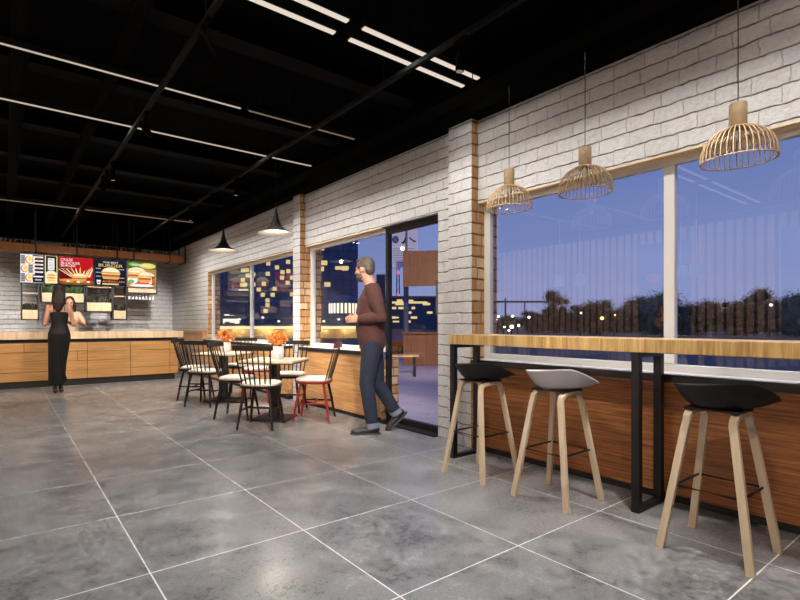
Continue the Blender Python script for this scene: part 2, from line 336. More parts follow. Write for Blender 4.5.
# black ceiling, bulkhead over the windows, beams
struct('ceiling', MB().box(-3.6, 3.72, -2.6, 12.8, 3.4, 3.5), M['black_ceiling'], label='black open ceiling', cat='ceiling')
struct('trim_1', MB().box(3.30, 3.72, -2.45, Y_BACK, ZT, 3.4), M['black_ceiling'], label='black bulkhead over the window wall', cat='trim')
struct('trim_5', MB().box(-3.44, 3.30, 12.38, Y_BACK, ZT, 3.4), M['black_ceiling'], label='black bulkhead over the back wall', cat='trim')
for y in (1.6, 3.6, 4.9, 6.4, 7.6, 8.7, 10.2):
    b = MB(); b.box(-3.44, 3.30, y-.09, y+.09, 3.27, 3.30).box(-3.44, 3.30, y-.012, y+.012, 3.30, 3.4)
    struct('ceiling_beam', b, M['black_beam'], label='black steel beam across the ceiling', cat='beam')
for x, zz, r in ((-.5, 3.0, .017), (1.03, 3.0, .017), (2.46, 3.0, .017)):
    t = thing('ceiling_rail', 'thin black rail along the ceiling, %s' % ('at the left' if x < 0 else 'over the middle of the room' if x < 2 else 'nearest the window wall'), 'rail', (x, 5, zz), group='ceiling rails')
    MB().box(-r, r, -7.3, 7.3, -r, r).build('rail', M['black_ceiling'] if x > 2.7 else M['black_pipe'], t)
    for yy in range(-6, 8, 2): MB().cyl((0, yy, r), (0, yy, .40), .006, n=6).build('hanger', M['black_pipe'], t)
for i, (x, zz, r) in enumerate(((.1, 3.2, .06), (.75, 3.2, .05), (-.9, 3.2, .08))):
    t = thing('ceiling_pipe', 'dark round duct under the black ceiling, %s' % ('middle of three', 'nearest the windows', 'farthest from the windows')[i], 'pipe', (x, 5, zz), group='ceiling ducts')
    MB().cyl((0, -7.3, 0), (0, 7.3, 0), r, n=14).build('pipe', M['black_ceiling'], t)
    for yy in range(-6, 8, 3): MB().box(-.01, .01, yy-.02, yy+.02, r*.9, .2).build('bracket', M['black_pipe'], t)

# windows
def window(n, y0, y1, mulls, zs=.785, label='', fa=.065):
    t = thing('window_%d' % n, label, 'window', (XW, (y0+y1)/2, zs), kind='structure'); oy = (y0+y1)/2; q = lambda y: y-oy
    h = ZH-zs
    f = MB(); fx0, fx1 = .08, .13; fw = .065
    f.box(fx0, fx1, q(y0), q(y1), 0, .052).box(fx0, fx1, q(y0), q(y1), h-.055, h)
    f.box(fx0, fx1, q(y0), q(y0)+fa, .052, h-.055).box(fx0, fx1, q(y1)-fw, q(y1), .052, h-.055)
    f.build('window_frame', M['frame'], t, .004)
    ys = [y0+fa]+[m for m in mulls]+[y1-fw]
    for m in mulls: MB().box(fx0, fx1, q(m)-.032, q(m)+.032, .052, h-.055).build('mullion', M['frame'], t, .004)
    for i in range(len(ys)-1):
        MB().box(.105, .112, q(ys[i])+.001, q(ys[i+1])-.001, .05, h-.053).build('pane', M['glass'], t)
    MB().box(.0, fx0, q(y0), q(y1), h-.012, h).build('head_lining', M['head'], t)
    return t
window(1, -1.45, 2.888, [-.03, 1.386], label='wide white framed window above the bar counter')
window(2, 4.262, 5.95, [], label='white framed window between the door and the brick pilaster', fa=.012)
window(3, 6.31, 9.967, [8.0], label='white framed window in two panes behind the dining tables')
# panelled sill boxes below the windows
def sillbox(n, y0, y1, lab, xf=3.365, pm='panel'):
    t = thing('trim_%d' % n, lab, 'panelling', (xf, (y0+y1)/2, 0), kind='structure'); q = (y1-y0)/2; d = XW-xf+.0
    MB().box(0, d-.001, -q, q, .05, .742).build('wood_panel', M[pm], t)
    MB().box(.02, d-.001, -q, q, 0, .05).build('kick_strip', M['black_board'], t)
    MB().box(-.012, d-.001, -q, q, .738, .7845).build('ledge', M['black_board'], t)
    MB().box(-.004, d+.08, -q, q, .7845, .788).build('sill_board', M['frame'], t, .003)
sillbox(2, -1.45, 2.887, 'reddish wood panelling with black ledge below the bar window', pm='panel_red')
sillbox(3, 4.264, 5.949, 'oak panelling with black ledge between door and pilaster')
sillbox(4, 6.311, 9.95, 'oak panelling with black ledge behind the dining tables')
# glazed door
t = thing('door_1', 'black framed glass door to the terrace', 'door', (3.55, 3.8225, 0), kind='structure')
f = MB(); f.box(-.03, .03, .392, .438, 0, ZH).box(-.03, .03, -.438, -.392, 0, ZH).box(-.03, .03, -.392, .392, ZH-.075, ZH).box(-.03, .03, -.392, .392, 0, .075)
f.build('door_frame', M['black_metal'], t, .003)
MB().box(-.004, .004, -.390, .390, .077, ZH-.087).build('pane', M['door_glass'], t)
hd = MB(); hd.tube([(-.03, .415, .95), (-.075, .415, .95), (-.075, .415, 1.35), (-.03, .415, 1.35)], .009, 8); hd.build('door_handle', M['black_metal'], t)
MB().box(3.40, 3.72, 3.384, 4.261, -.0, .012).build('door_threshold', M['black_metal']); tag(bpy.data.objects['door_threshold'], 'black threshold plate under the glass door', 'threshold', kind='structure')

# ------------------------------------------------------------------ ceiling fittings
def led(x0, x1, y, m, wd, lab, zz=3.10):
    t = thing('linear_light', lab, 'ceiling light', ((x0+x1)/2, y, zz), group='linear ceiling lights'); h = (x1-x0)/2
    MB().box(-h, h, -wd/2-.008, wd/2+.008, .004, .05).build('housing', M['black_metal'], t)
    MB().box(-h+.01, h-.01, -wd/2, wd/2, -.006, .004).build('diffuser', m, t)
    for k in (-.8, -.3, .3, .8): MB().cyl((h*k, 0, .05), (h*k, 0, .298), .005, n=6).build('hanger', M['black_pipe'], t)
led(-3, 1.86, 2.79, M['led'], .034, 'bright ceiling strip light farther of the close pair, longer length'); led(1.97, 3.16, 2.79, M['led'], .034, 'bright ceiling strip light farther of the close pair, short end length')
led(-3, 1.86, 2.63, M['led'], .034, 'bright ceiling strip light nearer of the close pair, longer length'); led(1.97, 3.16, 2.63, M['led'], .034, 'bright ceiling strip light nearer of the close pair, short end length')
led(-3, 1.8, 4.27, M['led_thin'], .010, 'thin ceiling strip light just beyond the close pair'); led(1.86, 3.1, 4.27, M['led_dim'], .010, 'unlit end length of the thin ceiling strip just beyond the close pair'); led(-3, 3.18, 5.31, M['led_thin'], .014, 'long thin ceiling strip light over the dining tables'); led(-3, 3.05, 9.62, M['led_dim'], .024, 'dim ceiling strip light nearest the service counter')
def spot(x, y, target, power, lab, color=WARM, angle=80, size=.05, zz=2.84, blend=.75):
    t = thing('track_spotlight', lab, 'spotlight', (x, y, zz), group='track spotlights'); d = (Vector(target)-Vector((x, y, zz))).normalized()
    MB().box(-.015, .015, -.05, .05, .115, .145).cyl((0, 0, .02), (0, 0, .12), .008, n=8).build('bracket', M['black_ceiling'], t)
    c = MB(); p0 = d*-.07; p1 = d*.07; c.tube([p0, p0+d*.01, p1], [.020, .027, .029], 14); c.build('can', M['black_ceiling'], t)
    e = MB(); e.cyl(p1+d*.001, p1+d*.003, .022, n=14); e.build('lens', M['spot_face'], t)
    lamp('spot_lamp', 'SPOT', Vector((x, y, zz))+d*.09, power, color, target, size, angle, blend)
for y, ty, pw in ((.2, .8, .8), (1.5, 2.5, .8), (3.0, 4.8, 1.6), (4.6, 6.0, 1.5), (6.6, 7.8, 1.1), (8.6, 10.4, 1.1)):
    spot(1.03, y, (3.4, ty, .95), WALL_SPOT*pw, 'small black track spotlight aimed at the brick window wall', angle=58)
t = thing('wall_washer', 'long black linear wall washer hung along the window wall', 'ceiling light', (2.93, 4.5, 2.86)); tw = MB()
tw.mbox(Matrix.Rotation(R(-28), 4, 'Y'), -.02, .02, -6, 6, .004, .05); tw.mbox(Matrix.Rotation(R(-28), 4, 'Y'), -.028, -.02, -6, 6, -.035, .05); tw.build('housing', M['black_ceiling'], t)
MB().mbox(Matrix.Rotation(R(-28), 4, 'Y'), -.014, .014, -5.98, 5.98, .0, .004).build('diffuser', M['spot_face'], t)
for yy in range(-6, 7, 2): MB().cyl((0, yy, .04), (0, yy, .54), .004, n=6).build('hanger', M['black_pipe'], t)
wl = lamp('wash_lamp', 'AREA', (2.935, 4.5, 2.853), GRAZE, NEUT, (2.935+.36, 4.5, 2.853-1.0), 12, sy=.026); wl.data.spread = R(98)
spot(1.03, .9, (3.1, 5.0, .45), WALL_SPOT*8.5, 'small black track spotlight aimed down the room at the dining tables', WARM, 36, blend=.8)
for x, y, pw in ((-.5, 2.0, .7), (-.5, 4.2, .55), (-.5, 6.2, .4), (1.03, 6.2, .2)):  # extra spots added to lift the brightness of the floor
    spot(x, y, (x+.15, y+.2, 0), DOWN_SPOT*pw, 'small black added spotlight brightening the open floor, %s rail' % ('left' if x < 0 else 'middle'), NEUT, 92)
for y, pw in ((.9, 1.0), (2.2, 1.0), (6.0, .7), (7.9, .7)):
    spot(2.46, y, (2.25, y+.2, 0), DOWN_SPOT*.88*pw, 'small black track spotlight pointing down at the floor', NEUT, 88)
for x, wd in ((-.5, 'left'), (1.03, 'middle'), (2.46, 'window side')):
    spot(x, 8.9, (x-.05, 12.6, .85), COUNTER_SPOT*2.1, 'small black track spotlight aimed at the wall behind the counter, %s rail' % wd, NEUT, 46)
    spot(x, 6.9 if x < 2 else 6.9, (x-.1, 10.0, .55), COUNTER_SPOT*1.6, 'small black track spotlight in front of the counter, %s rail' % wd, WARM, 70)
t = thing('wall_washer', 'added unseen linear light brightening the slatted wall', 'ceiling light', (-2.5, 4, 2.9)); MB().box(-.03, .03, -6, 6, .004, .05).build('housing', M['black_ceiling'], t)
MB().box(-.02, .02, -5.98, 5.98, 0, .004).build('diffuser', M['spot_face'], t)
for yy in range(-6, 7, 2): MB().cyl((0, yy, .05), (0, yy, .5), .004, n=6).build('hanger', M['black_pipe'], t)
wl = lamp('wash_lamp', 'AREA', (-2.5, 4, 2.89), LEFT_WASH, NEUT, (-3.4, 4, 1.9), 12, sy=.05); wl.data.spread = R(120)  # added unseen lamp, brightens the slats mirrored in the windows

# ================================================================== SERVICE COUNTER
t = thing('service_counter', 'long oak fronted service counter with pale wooden worktop', 'counter', (.2, 10.0, 0))
def cb(x0, x1, y0, y1, z0, z1, mb=None): return (mb or MB()).box(x0-.2, x1-.2, y0-10, y1-10, z0, z1)
cb(-2.9, 2.80, 10.035, 10.62, .0, .11).build('kick', M['black_board'], t)
cb(-2.9, 2.86, 10.02, 10.65, .11, .775).build('carcass', M['black_board'], t)
cb(-2.9, 2.86, 10.03, 10.65, .775, .835).build('recess', M['black_board'], t)
cb(-2.9, 2.95, 9.96, 10.70, .835, .965).build('worktop', M['butcher'], t, .004)
for x0, x1, z0, z1 in ((-2.9, .28, .61, .772), (.28, 1.24, .61, .772), (-2.9, -.9, .27, .61), (-.9, .72, .27, .61), (.72, 1.08, .44, .61), (1.08, 1.24, .44, .61), (.72, 1.24, .27, .44), (-2.9, -.2, .115, .27), (-.2, 1.24, .115, .27),
                       (1.24, 1.97, .604, .772), (1.24, 1.97, .437, .604), (1.24, 1.97, .115, .437), (1.97, 2.70, .604, .772), (1.97, 2.70, .27, .604), (1.97, 2.70, .115, .27), (2.70, 2.86, .52, .772), (2.70, 2.86, .27, .52), (2.70, 2.86, .115, .27)):
    cb(x0+.004, x1-.004, 10.0, 10.02, z0+.004, z1-.004).build('front_panel', M['counter'], t)
t = thing('side_cabinet', 'low oak cabinet against the window wall beside the counter', 'cabinet', (3.385, 10.95, 0))
MB().box(-.03, .07, -.95, .95, .03, .90).build('body', M['panel'], t); MB().box(-.05, .07, -.97, .97, .90, .965).build('top', M['counter'], t, .003); MB().box(0, .07, -.95, .95, 0, .03).build('kick', M['black_board'], t)

# overhead timber planter trough on black hangers
YS = 11.3
def leaf_clump(mb, x0, x1, y0, y1, z0, hgt, n, size, spread=.6, m=0):
    for _ in range(n):
        x, y = random.uniform(x0, x1), random.uniform(y0, y1); a = random.uniform(0, 2*pi); l = hgt*random.uniform(.45, 1)
        d = Vector((cos(a)*spread, sin(a)*spread, 1)).normalized(); p = Vector((x, y, z0)); q = p+d*l; s = Vector((-sin(a), cos(a), .2))*size
        mid = (p+q)/2
        mb.add([p, mid+s, q, mid-s], [(0, 1, 2, 3)], m)
        mb.add([p+d*l*.4, p+d*l*.75+s*1.6+Vector((0, 0, size*2)), p+d*l*.9], [(0, 1, 2)], m)
t = thing('overhead_planter', 'long orange timber planter trough hung above the menu boards', 'planter', (1.0, YS, 2.51))
tb = MB(); fr = [-1.6, -.9, -.2, .51, 1.21, 1.96, 2.29, 3.05, 3.385]
for a, b in zip(fr[:-1], fr[1:]):
    p = MB(); p.box(a-1+.008, b-1-.008, 0, .45, 0, .02).box(a-1+.008, b-1-.008, 0, .02, .02, .15).box(a-1+.008, b-1-.008, .43, .45, .02, .15)
    p.build('trough', M['shelfwood'], t, .002)
for x in fr:
    f = MB(); q = x-1
    f.box(q-.011, q+.011, -.022, -.001, -.02, .889).box(q-.011, q+.011, .451, .473, -.02, .889).box(q-.011, q+.011, -.022, .473, -.02, -.001)
    f.build('hanger_frame', M['black_metal'], t)
l = MB()
for x0, x1 in ((-2.2, -.55), (.02, .10), (.22, 1.0), (1.05, 1.6), (1.75, 2.1)): leaf_clump(l, x0, x1, .05, .40, .06, .25, int(150*(x1-x0)), .022)
tag(l.build('foliage', M['foliage_dry'], t), kind='stuff')

# ------------------------------------------------------------------ menu boards
E = {k: emit('screen_'+k, c, s) for k, c, s in (('white', (.9, .88, .86), 1.1), ('navy', (.012, .014, .035), 1), ('red', (.55, .012, .018), 1), ('darkred', (.16, .006, .010), 1), ('bun', (.88, .42, .12), 1), ('cheese', (.95, .72, .22), 1.1), ('cream', (.95, .82, .55), 1.1),
     ('meat', (.45, .12, .05), 1), ('green', (.25, .5, .08), 1), ('darkgreen', (.06, .14, .03), 1), ('orange', (.9, .30, .06), 1), ('brown', (.28, .09, .02), 1), ('black', (.012, .012, .016), 1), ('yellow', (.92, .68, .14), 1), ('grey', (.45, .43, .46), 1), ('rim', (.8, .1, .03), 1), ('tan', (.46, .27, .09), 1))}
class Art:                                                # flat printing on a screen: x right, z up, each layer a hair in front
    def __init__(s): s.d = {}
    def g(s, k): return s.d.setdefault(k, MB())
    def rect(s, x0, x1, z0, z1, k, L=1): s.g((k)).box(x0, x1, -.0006*L-.0003, -.0006*L, z0, z1)
    def poly(s, pts, k, L=1): s.g(k).prism(pts, -.0006*L-.0003, -.0006*L)
    def oval(s, cx, cz, rx, rz, k, L=1, n=20, a0=0, a1=2*pi): s.poly([(cx+rx*cos(a0+(a1-a0)*i/n), cz+rz*sin(a0+(a1-a0)*i/n)) for i in range(n if a1-a0 > 6.2 else n+1)], k, L)
    def burger(s, cx, cz, w, h, L=3):
        s.oval(cx, cz+.08*h, w/2, h*.42, 'bun', L, a0=0, a1=pi)
        s.oval(cx, cz+.14*h, w*.44, h*.32, 'cream', L+1, a0=0, a1=pi)
        s.poly([(cx-w*.55+w*1.1*i/12, cz+(.10 if i % 2 else -.02)*h) for i in range(13)]+[(cx+w*.5, cz+.02*h), (cx-w*.5, cz+.02*h)][::-1][::-1], 'green', L+1)
        s.rect(cx-w*.48, cx+w*.48, cz-.04*h, cz+.04*h, 'cheese', L+2); s.rect(cx-w*.47, cx+w*.47, cz-.2*h, cz-.04*h, 'meat', L+2)
        for i in range(5): s.oval(cx-w*.36+w*.18*i, cz-.12*h, w*.06, h*.05, 'rim', L+3, 8)
        s.poly([(cx-w*.47, cz-.2*h), (cx+w*.47, cz-.2*h), (cx+w*.4, cz-.4*h), (cx-w*.4, cz-.4*h)], 'bun', L+2)
    def text(s, txt, x, z, size, k, L=6, wid=None):
        c = bpy.data.curves.new('t', 'FONT'); c.body = txt; c.size = size; o = bpy.data.objects.new('t', c); COL.objects.link(o)
        bpy.context.view_layer.update(); me = o.to_mesh(); v = [p.co.copy() for p in me.vertices]; fs = [tuple(p.vertices) for p in me.polygons]
        w_ = max(p.x for p in v) or 1; sx_ = (wid/w_) if wid else 1
        s.g(k).add([(x+p.x*sx_, -.0006*L, z+p.y) for p in v], fs); o.to_mesh_clear(); bpy.data.objects.remove(o); bpy.data.curves.remove(c)
    def done(s, parent):
        for k, mb in s.d.items(): mb.build('printed_artwork', E[k], parent)
def menu(x0, x1, lab, back, z0=1.895, z1=2.45, y=YS-.06):
    t = thing('menu_screen', lab, 'menu board', (x0, y, z0), group='lit menu boards'); w_ = x1-x0; h = z1-z0
    MB().box(0, w_, .0005, .035, 0, h).build('casing', M['black_board'], t, .002)
    MB().box(.006, w_-.006, -.0003, .0006, .006, h-.006).build('display', E[back], t)
    for k in (.2, .8): MB().box(w_*k-.012, w_*k+.012, .022, .034, h-.002, h+.03).build('mount', M['black_metal'], t)
    return t, w_, h
t, W_, H_ = menu(.25, .64, 'pale lit menu board with price list and three round burger pictures', 'white'); a = Art()
for zz in (.37, .19, .01):
    pass
for i, (cx, cz) in enumerate(((.145, .445), (.075, .275), (.145, .10))):
    a.oval(cx, cz, .062, .075, 'rim', 2); a.oval(cx+.006, cz+.004, .05, .064, 'cream', 3); a.oval(cx+.012, cz+.01, .03, .04, 'yellow', 4)
for z0, z1, x0, x1 in ((.36, .535, .012, .085), (.19, .36, .135, .205), (.02, .185, .012, .085)):
    a.rect(x0, x1, z0, z1, 'grey', 1)
    for i in range(5): a.rect(x0+.005, x1-.01, z0+.015+i*.032, z0+.028+i*.032, 'navy', 2)
a.rect(.205, .385, .012, .543, 'navy', 1)
for i in range(5): a.rect(.212, .375, .49-i*.072, .52-i*.072, 'white', 2); a.oval(.222, .47-i*.072, .018, .02, 'cream', 3); a.rect(.25, .335, .50-i*.072, .512-i*.072, 'orange', 3)
a.rect(.212, .375, .115, .14, 'white', 2); a.rect(.24, .35, .05, .08, 'grey', 2); a.done(t)
t, W_, H_ = menu(.65, .87, 'narrow lit menu board with a tall burger on yellow', 'cheese'); a = Art()
a.rect(.02, .2, .22, .543, 'navy', 1); a.rect(.055, .165, .27, .50, 'white', 2); a.text('MENU', .062, .45, .05, 'navy', 3, .095)
for i in range(5): a.rect(.065, .155, .29+i*.03, .302+i*.03, 'grey', 3)
a.rect(.02, .2, .012, .22, 'cream', 1); a.oval(.11, .2, .085, .06, 'cream', 2); a.oval(.11, .17, .08, .02, 'bun', 3); a.oval(.11, .115, .085, .018, 'orange', 3); a.oval(.11, .065, .08, .022, 'yellow', 3); a.done(t)
t, W_, H_ = menu(.89, 1.50, 'red lit menu board with a burger and flames of fries', 'red'); a = Art()
a.rect(.006, .2, .10, .34, 'darkred', 1); a.rect(.006, .604, .006, .09, 'brown', 1); a.oval(.2, .085, .2, .03, 'orange', 2)
a.text('CRAZE', .03, .47, .07, 'white', 6, .21); a.text('BLOCKER', .03, .405, .07, 'white', 6, .34); a.text('BURGER', .03, .355, .06, 'white', 6, .26); a.rect(.03, .2, .31, .318, 'grey', 6)
for i in range(11):
    x = .2+.032*i; s = (i-5)*.045; hh = random.uniform(.12, .23)
    a.poly([(min(q_, .598), z_) for q_, z_ in ((x, .16), (x+.03, .16), (x+.02+s*1.2, .18+hh), (x+s*.9, .17+hh*.8))], 'yellow' if i % 2 else 'cream', 2+i % 3)
a.burger(.36, .15, .27, .17, 5)
for i in range(8): a.oval(.1+.06*i, .055+.01*(i % 2), .035, .02, ('rim', 'cream', 'green')[i % 3], 4, 10)
a.done(t)
t, W_, H_ = menu(1.52, 2.13, 'navy lit menu board with one wide burger under yellow lettering', 'navy'); a = Art()
a.text('THE BEST', .16, .475, .05, 'white', 6, .29); a.text('BURGER', .07, .40, .085, 'yellow', 6, .47)
for zz in (.36, .28, .2): a.rect(.03, .12, zz-.012, zz+.005, 'grey', 2)
for zz in (.36, .18): a.rect(.46, .57, zz-.012, zz+.005, 'grey', 2)
a.burger(.31, .255, .36, .28, 3); a.poly([(.04, .12), (.12, .12), (.105, .03), (.055, .03)], 'white', 2); a.oval(.08, .07, .022, .022, 'rim', 3)
a.text('AMERICAN', .15, .075, .06, 'orange', 6, .42); a.rect(.15, .46, .03, .055, 'cheese', 2); a.done(t)
t, W_, H_ = menu(2.14, 2.745, 'rightmost lit menu board, green and cream, with burgers and cola', 'tan'); a = Art()
a.rect(.006, .599, .40, .549, 'darkgreen', 1); a.oval(.42, .47, .17, .06, 'yellow', 2); a.oval(.15, .49, .12, .04, 'green', 2); a.text('FRESH MEAL', .1, .455, .06, 'white', 6, .40)
a.oval(.2, .33, .18, .10, 'cream', 2); a.oval(.4, .2, .18, .14, 'cream', 2); a.oval(.12, .16, .10, .09, 'white', 2); a.burger(.16, .28, .28, .22, 3); a.burger(.36, .22, .28, .26, 7); a.poly([(.5, .25), (.575, .25), (.56, .05), (.515, .05)], 'brown', 12); a.rect(.51, .565, .1, .2, 'rim', 13)
a.rect(.2, .45, .07, .11, 'rim', 12); a.oval(.09, .12, .06, .04, 'green', 12); a.oval(.3, .04, .25, .03, 'white', 10); a.done(t)

# ------------------------------------------------------------------ hanging planter frames under the boards
def hang_planter(x0, x1, z0, ztop, zs, bh, lab, leaves, mat='foliage_dry', y=YS+.0):
    t = thing('hanging_planter', lab, 'planter', ((x0+x1)/2, y, z0), group='framed planter boxes behind the counter'); h = (x1-x0)/2; q = ztop-z0; r = .011
    f = MB()
    for sx_ in (-1, 1):
        for yy in (0, .24): f.box(sx_*h-r, sx_*h+r, yy-r, yy+r, 0, q)
        f.box(sx_*h-r, sx_*h+r, -r, .24+r, -r, r)
    for yy in (0, .24): f.box(-h, h, yy-r, yy+r, -r, r)
    f.build('frame', M['black_metal'], t)
    b = MB(); d = h-r-.002
    b.box(-d, d, .0, .24, r, r+.015).box(-d, d, -.002, .015, r, bh).box(-d, d, .225, .24, r, bh).box(-d, -d+.015, .015, .225, r, bh).box(d-.015, d, .015, .225, r, bh)
    b.build('planter_box', M['planter'], t, .002)
    if zs: MB().box(-d, d, -.005, .24, zs-z0, zs-z0+.018).build('shelf', M['planter'], t)
    l = MB(); leaf_clump(l, -d+.03, d-.03, .03, .2, bh*.6, leaves[0], leaves[1], leaves[2]); l.v = [(min(max(x, -d-.02), d+.02), min(max(yy, .004), .236), zz_) for x, yy, zz_ in l.v]; tag(l.build('foliage', M[mat], t), kind='stuff')
    return t
hang_planter(.28, .55, 1.185, 2.485, 1.69, .19, 'narrow framed planter left of the woman, below the price list board', (.26, 60, .02))
hang_planter(.60, 1.345, 1.53, 2.485, None, .19, 'wide framed planter with lush green leaves behind the woman', (.27, 420, .04), 'foliage')
hang_planter(1.385, 1.86, 1.36, 2.485, 1.86, .185, 'framed planter with dry leaves below the navy burger board', (.27, 110, .022))
hang_planter(1.885, 2.145, 1.20, 2.485, 1.68, .185, 'narrow low framed planter right of the navy burger board', (.27, 60, .02))
t5 = hang_planter(2.17, 2.765, 1.775, 2.485, None, .16, 'framed box below the rightmost menu board, glasses hung under it', (.20, 40, .02))
for i in range(8):
    g = thing('hanging_glass', 'stemmed glass hanging upside down under the rightmost framed box', 'glass', (2.215+.07*i, YS+.06, 1.764), group='row of upside down stem glasses')
    MB().lathe([(.028, -.001), (.028, -.005), (.005, -.009), (.004, -.06), (.02, -.075), (.028, -.10), (.026, -.135), (.024, -.135), (.026, -.10), (.017, -.078)], n=12).build('glass_bowl', plain('clear_glass', (.75, .76, .78), .1) if i == 0 else bpy.data.materials['clear_glass'], g)

# ================================================================== BAR BY THE WINDOW
t = thing('bar_counter', 'long oak bar counter on black steel legs along the window', 'bar counter', (3.15, 1.0, 0))
MB().box(-.165, .185, -2.2, 1.80, .935, 1.015).build('bar_top', M['bar'], t, .004)
for y in (1.772, .35, -1.2):
    f = MB(); r = .022
    f.box(-.155, -.155+2*r, y-r, y+r, 0, .934).box(.13, .13+2*r, y-r, y+r, 0, .934).box(-.155+2*r, .13, y-r, y+r, 0, .03).box(-.155+2*r, .13, y-r, y+r, .905, .934)
    f.build('leg_frame', M['black_metal'], t, .002)
def stool(loc, shell, lab):
    t = thing('bar_stool', lab, 'bar stool', loc, group='bar stools under the bar counter')
    # bowl seat: back towards +Y, lip towards -Y
    top, bot = [], []; n, k = 36, 9
    mb = MB()
    def pt(a, q, th, rot=R(48)):
        c, s_ = cos(a), sin(a); ex = .186*c; ey = .214*s_
        yy = ey*q+.0; xx = ex*q
        t_ = ey/.214; rim = .806+.010*t_ if t_ > 0 else .806-.060*(-t_)**1.6
        rim += (.034 if xx < 0 else .024)*(-xx/.186)*(1-.85*t_*t_ if t_ > 0 else max(0, 1+t_)**1.25); low = .712-.012*t_
        f_ = q**4.5
        z = low*(1-f_)+rim*f_
        if q > .88: z -= .010*((q-.88)/.12)**2
        return Matrix.Rotation(rot, 3, 'Z') @ Vector((xx, yy-.030, z-th*(1-.6*q**6)))
    rs_t = [[pt(2*pi*i/n, j/k, 0) for i in range(n)] for j in range(1, k+1)]; rs_b = [[pt(2*pi*i/n, j/k, .018) for i in range(n)] for j in range(1, k+1)]
    mb.rings(rs_t[::1], cap=True); mb.rings(rs_b[::-1], cap=True); mb.rings([rs_b[-1], rs_t[-1]], cap=False)
    mb.build('seat', shell, t)
    def legpath(sx_, sy_):
        pts = [(sx_*.195, sy_*.18, 0), (sx_*.118, sy_*.098, .60)]
        for a in (0, 30, 60, 90): pts.append((sx_*(.112-.05*(1-cos(R(a)))-.0), sy_*.093, .625+.045*sin(R(a))))
        return pts
    for sx_ in (-1, 1):
        for sy_ in (-1, 1):
            m_ = MB(); P = [Vector(p) for p in legpath(sx_, sy_)]; P.append(Vector((0, sy_*.093, .672)))
            rs = []
            for i, p in enumerate(P):
                d = (P[min(i+1, len(P)-1)]-P[max(i-1, 0)]).normalized(); b_ = Vector((0, 1, 0)); b_ = (b_-d*b_.dot(d)).normalized(); a_ = d.cross(b_)
                w1, w2 = .0125, .017
                rs.append([p+a_*w1*i1+b_*w2*j1 for i1, j1 in ((-1, -1), (1, -1), (1, 1), (-1, 1))])
            m_.rings(rs, cap=True, smooth=False); m_.build('leg', M['legwood'], t, .003)
    MB().box(-.10, .10, -.11, .11, .684, .694).build('seat_bracket', M['black_metal'], t)
    zf = .31; q = zf/.60; fx, fy = .195-(.195-.118)*q-.004, .18-(.18-.098)*q-.004
    MB().tube([(-fx, -fy, zf), (fx, -fy, zf), (fx, fy, zf), (-fx, fy, zf)], .0065, 8, closed=True).build('footrest', M['black_metal'], t)
    return t
stool((2.86, 2.365, 0), M['shell_black'], 'black shell bar stool with pale wooden legs, farthest along the bar')
stool((2.855, 1.755, 0), M['shell_white'], 'white shell bar stool with pale wooden legs, middle of the bar')
stool((2.84, .895, 0), M['shell_black'], 'black shell bar stool with pale wooden legs, nearest along the bar')

# wooden basket pendants over the bar
def basket(loc, lab):
    t = thing('pendant_lamp', lab, 'pendant lamp', loc, group='wooden basket pendants over the bar')
    prof = [(.040, .165), (.075, .155), (.110, .132), (.137, .098), (.151, .058), (.156, .022), (.155, 0)]
    ri = MB()
    for i in range(38):
        a = 2*pi*i/38; ri.tube([(r*cos(a), r*sin(a), z) for r, z in prof], .0030, 5)
    ri.build('shade_ribs', M['ribwood'], t)
    hp = MB()
    for r, z, th in ((.155, 0, .0035), (.041, .165, .006)): hp.tube([(r*cos(2*pi*i/40), r*sin(2*pi*i/40), z) for i in range(40)], th, 6, closed=True)
    hp.build('hoop', M['ribwood'], t)
    MB().lathe([(.001, .165), (.036, .165), (.037, .17), (.037, .285), (.034, .288), (.001, .288)], n=24).build('cap', M['ribwood'], t)
    MB().cyl((0, 0, .288), (0, 0, 3.4-loc[2]), .0022, n=6).build('cord', M['black_pipe'], t)
    MB().ell((0, 0, .13), (.02, .02, .028)).build('bulb', M['bulb_off'], t)
basket((3.0, .863, 1.918), 'wooden basket pendant over the bar, nearest and largest of three')
basket((3.0, 1.652, 1.93), 'wooden basket pendant over the bar, middle of the three')
basket((3.0, 2.221, 1.938), 'wooden basket pendant over the bar, farthest, beside the brick pilaster')
def horn(loc, lab):
    t = thing('pendant_lamp', lab, 'pendant lamp', loc, group='black horn pendants over the dining tables')
    prof = [(.209, 0), (.16, .018), (.115, .040), (.075, .075), (.045, .13), (.025, .20), (.013, .27), (.008, .31)]
    MB().lathe(prof+[(.006, .312)], n=36).build('shade', M['black_metal'], t)
    MB().lathe([(.2085, -.0015), (.157, .013), (.113, .034), (.072, .068), (.04, .125), (.02, .18)], n=36).build('shade_lining', M['lampwhite'], t)
    MB().cyl((0, 0, .31), (0, 0, 3.4-loc[2]), .003, n=6).build('cord', M['black_pipe'], t)
    MB().ell((0, 0, .045), (.026, .026, .03)).build('bulb', M['bulb'], t)
    lamp('pendant_glow', 'POINT', (loc[0], loc[1], loc[2]+.0), 1.5, WARM, size=.03)
    lamp('pendant_bulb', 'SPOT', (loc[0], loc[1], loc[2]-.035), BULB_W, WARM, (loc[0], loc[1], 0), .03, 140, .5)
horn((2.57, 5.1, 2.155), 'black horn shaped pendant over the front dining table')
horn((2.55, 6.70, 2.145), 'black horn shaped pendant over the rear dining table')

